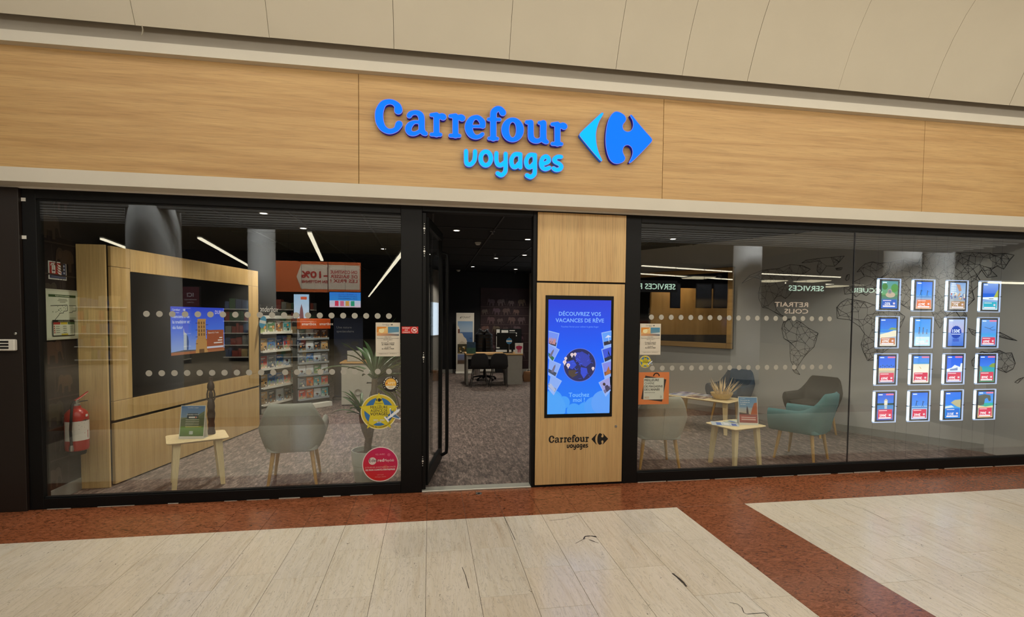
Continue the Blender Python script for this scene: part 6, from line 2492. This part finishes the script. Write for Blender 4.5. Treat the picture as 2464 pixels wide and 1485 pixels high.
a.rect(W_ * .385, 0, W_ * .395, H_, '#5a2c18')
a.build('print', PRINT, t, (0, .002, 0), (-1, 0, 0), (0, 0, 1))
for f in (.15, .85):
    MB().tube([(-W_ * f, -.015, H_), (-W_ * f, -.015, 6.2 - b0.z)], .005, 5).build('hanger', BLACK2, t)


def lit_sheet(name, x0, y0, x1, y1, yv, art_fn, label, st=1.6, cat='screen'):
    p, q = mir(onY(x1, y1, yv)), mir(onY(x0, y0, yv))
    w, h = p.x - q.x, q.z - p.z
    t = thing(name, label, cat, (p.x, p.y, p.z))
    MB().box(-w - .02, .02, -.06, -.004, -.02, h + .02).build('housing', BLACK2, t)
    a = Art(.002)
    art_fn(a, w, h)
    a.build('display', printmat('hall_screen_%g' % st, st, .3), t, (0, 0, 0), (-1, 0, 0), (0, 0, 1))
    MB().tube([(-w / 2, -.03, h), (-w / 2, -.03, 6.2 - p.z)], .004, 6).build('drop_wire', BLACK2, t)


def art1(a, w, h):
    a.rect(0, 0, w, h * .45, '#e6c9d6', '#bfd6ee')
    a.rect(0, h * .45, w, h, '#2f8fe0', '#2f7fe0', False)
    for k, s_ in enumerate(('À -50% ET PLUS', 'SUR LES PRODUITS', 'DE SAISON')):
        a.text(s_, w * .42, h * (.82 - .14 * k), h * .11, '#183a8a', .01, 'CENTER', 0, w * .6)
    for k, c in enumerate(('#2fa07a', '#d9a24a', '#d96a8a', '#d93a5a')):
        a.rect(w * (.2 + .17 * k), h * .08, w * (.32 + .17 * k), h * .42, c)


def art2(a, w, h):
    a.rect(0, 0, w, h, '#d6e3f0', '#a9cdea')
    a.rect(w * .15, h * .78, w * .55, h * .9, '#d9603a')
    a.poly([(w * .35, 0), (w * .65, 0), (w * .6, h * .35), (w * .5, h * .6), (w * .4, h * .35)], '#8a5a5a')


lit_sheet('hall_screen', 793, 703, 868, 740, 11.5, art1, 'bright blue advertising screen mirrored above the yucca plant', 5)
lit_sheet('hall_poster', 707, 708, 744, 766, 10.5, art2, 'pale lit perfume-like poster mirrored above the gift box racks', 5)


def art3(a, w, h):
    a.rect(0, 0, w, h, '#5a1424')
    a.text('ICI', w / 2, h * .5, h * .28, '#cdbfc0', .02)
    a.text('COMMANDEZ', w / 2, h * .32, h * .09, '#cdbfc0', .01)
    a.text('RETIREZ', w / 2, h * .18, h * .09, '#cdbfc0', .01)


lit_sheet('hall_poster', 436, 690, 480, 738, 10.0, art3, 'dark red hanging sign mirrored in the television glass', 1.0, 'sign')

GREENW = emis('hall_sign_glow', (.72, 1.0, .78), 5.0)
AMBER = emis('hall_amber_glow', (1.0, .72, .50), 3.0)


def hall_sign(s_, xr, xl, y0, y1, yv, label, m):
    """letters run right-to-left in the picture because they are seen mirrored"""
    p, q = mir(onY(xr, y1, yv)), mir(onY(xl, y0, yv))
    h, w = q.z - p.z, p.x - q.x
    t = thing('hall_sign', label, 'sign', (p.x, p.y, p.z))
    vs, fs = text2d(s_, h * 1.35, .01, 'LEFT')
    k = w / max(v[0] for v in vs)
    b = MB()
    n = len(vs)
    b.add([(-x * k, 0, y) for x, y in vs], [tuple(reversed(f)) for f in fs])
    b.build('letters', m, t)
    MB().box(-w - .08, .08, -.05, -.01, -.10, h + .10).build('board', BLACK2, t)
    MB().tube([(-w / 2, -.03, h + .1), (-w / 2, -.03, 6.2 - p.z)], .006, 6).build('drop_pole', BLACK2, t)


hall_sign('SERVICES FINANCIERS', 1625, 1445, 679, 697, 12, 'glowing services sign mirrored in the framed black panel', GREENW)
hall_sign('SERVICES', 1982, 1898, 686, 701, 12.5, 'glowing services sign mirrored over the world map', GREENW)
hall_sign('ACCUEIL', 2134, 2050, 692, 705, 12.5, 'glowing welcome desk sign mirrored beside the lit posters', GREENW)
hall_sign('RETRAIT\nCOLIS', 1945, 1864, 726, 739, 11, 'amber glowing parcel collection sign mirrored over the world map', AMBER)

# lit oak counter wall of the services desk with three hanging dark screens
p, q = mir(onY(1764, 830, 13.5)), mir(onY(1568, 692, 13.5))
sw_ = thing('service_wall', 'warm lit oak wall of the services desk mirrored in the framed black panel', 'partition', (q.x, q.y, 0))
MB().box(0, p.x - q.x, -.12, 0, 0, q.z).build('oak_cladding', wood('service_oak', '#c79a58', '#a87a3c', 2, .5), sw_)
MB().box(0, p.x - q.x, 0, .5, 0, 1.05).build('counter', mat('service_counter_dark', '#3a342c', .6), sw_)
for x0, x1, lb in ((1614, 1637, 'narrow'), (1676, 1712, 'middle'), (1718, 1752, 'right')):
    a_, b_ = mir(onY(x1, 742, 12.6)), mir(onY(x0, 682, 12.6))
    t = thing('hanging_display', lb + ' dark hanging display mirrored in the framed black panel', 'screen', ((a_.x + b_.x) / 2, a_.y, a_.z))
    w = abs(a_.x - b_.x) / 2
    MB().cbox(-w, w, -.05, 0, 0, b_.z - a_.z, .006).build('casing', BLACK2, t)
    MB().box(-w + .03, w - .03, 0, .003, .04, b_.z - a_.z - .04).build('face', mat('display_face', '#16181f', .3), t)
    MB().tube([(0, -.02, b_.z - a_.z), (0, -.02, 6.2 - a_.z)], .006, 6).build('drop_pole', BLACK2, t)
wl_ = bpy.data.lights.new('service_wall_lamp', 'SPOT')
wl_.energy = 160
wl_.spot_size = R(100)
wl_.color = (1, .8, .5)
lo_ = bpy.data.objects.new('service_wall_lamp', wl_)
COL.objects.link(lo_)
lo_.parent = sw_
lo_.location = ((p.x - q.x) * .3, .9, q.z + .3)
lo_.rotation_euler = (R(-35), 0, 0)

# shop shelving of the hall (dark rows of goods behind the television glass reflections)
GOODS = [mat('goods_%d' % i, c, .6) for i, c in enumerate(('#6a5a3a', '#8a3a2a', '#3a4a6a', '#7a7a70', '#3a5a3a', '#a08a5a'))]
for gi, (gx_, gy_, gw) in enumerate(((-9.5, -13.5, 3.2), (-5.6, -14.5, 3.0), (11.0, -15.0, 4.0))):
    t = thing('goods_shelf', ('left', 'middle', 'right')[gi] + ' row of supermarket shelving far back in the mirrored hall', 'shelving', (gx_, gy_, 0))
    MB().box(-gw / 2, gw / 2, -.3, -.26, 0, 2.1).build('back_panel', mat('shelf_back', '#4a4a48', .6), t)
    for k in range(5):
        MB().box(-gw / 2, gw / 2, -.26, .2, .15 + k * .42, .18 + k * .42).build('shelf_board', WHITE, t)
        g = MB()
        x = -gw / 2 + .05
        while x < gw / 2 - .15:
            w = rb.uniform(.1, .22)
            g.cur = rb.randrange(len(GOODS))
            g.box(x, x + w - .015, -.2, .15, .18 + k * .42, .18 + k * .42 + rb.uniform(.2, .36))
            x += w
        o = g.build('packages', GOODS, t)
        o['kind'] = 'stuff'
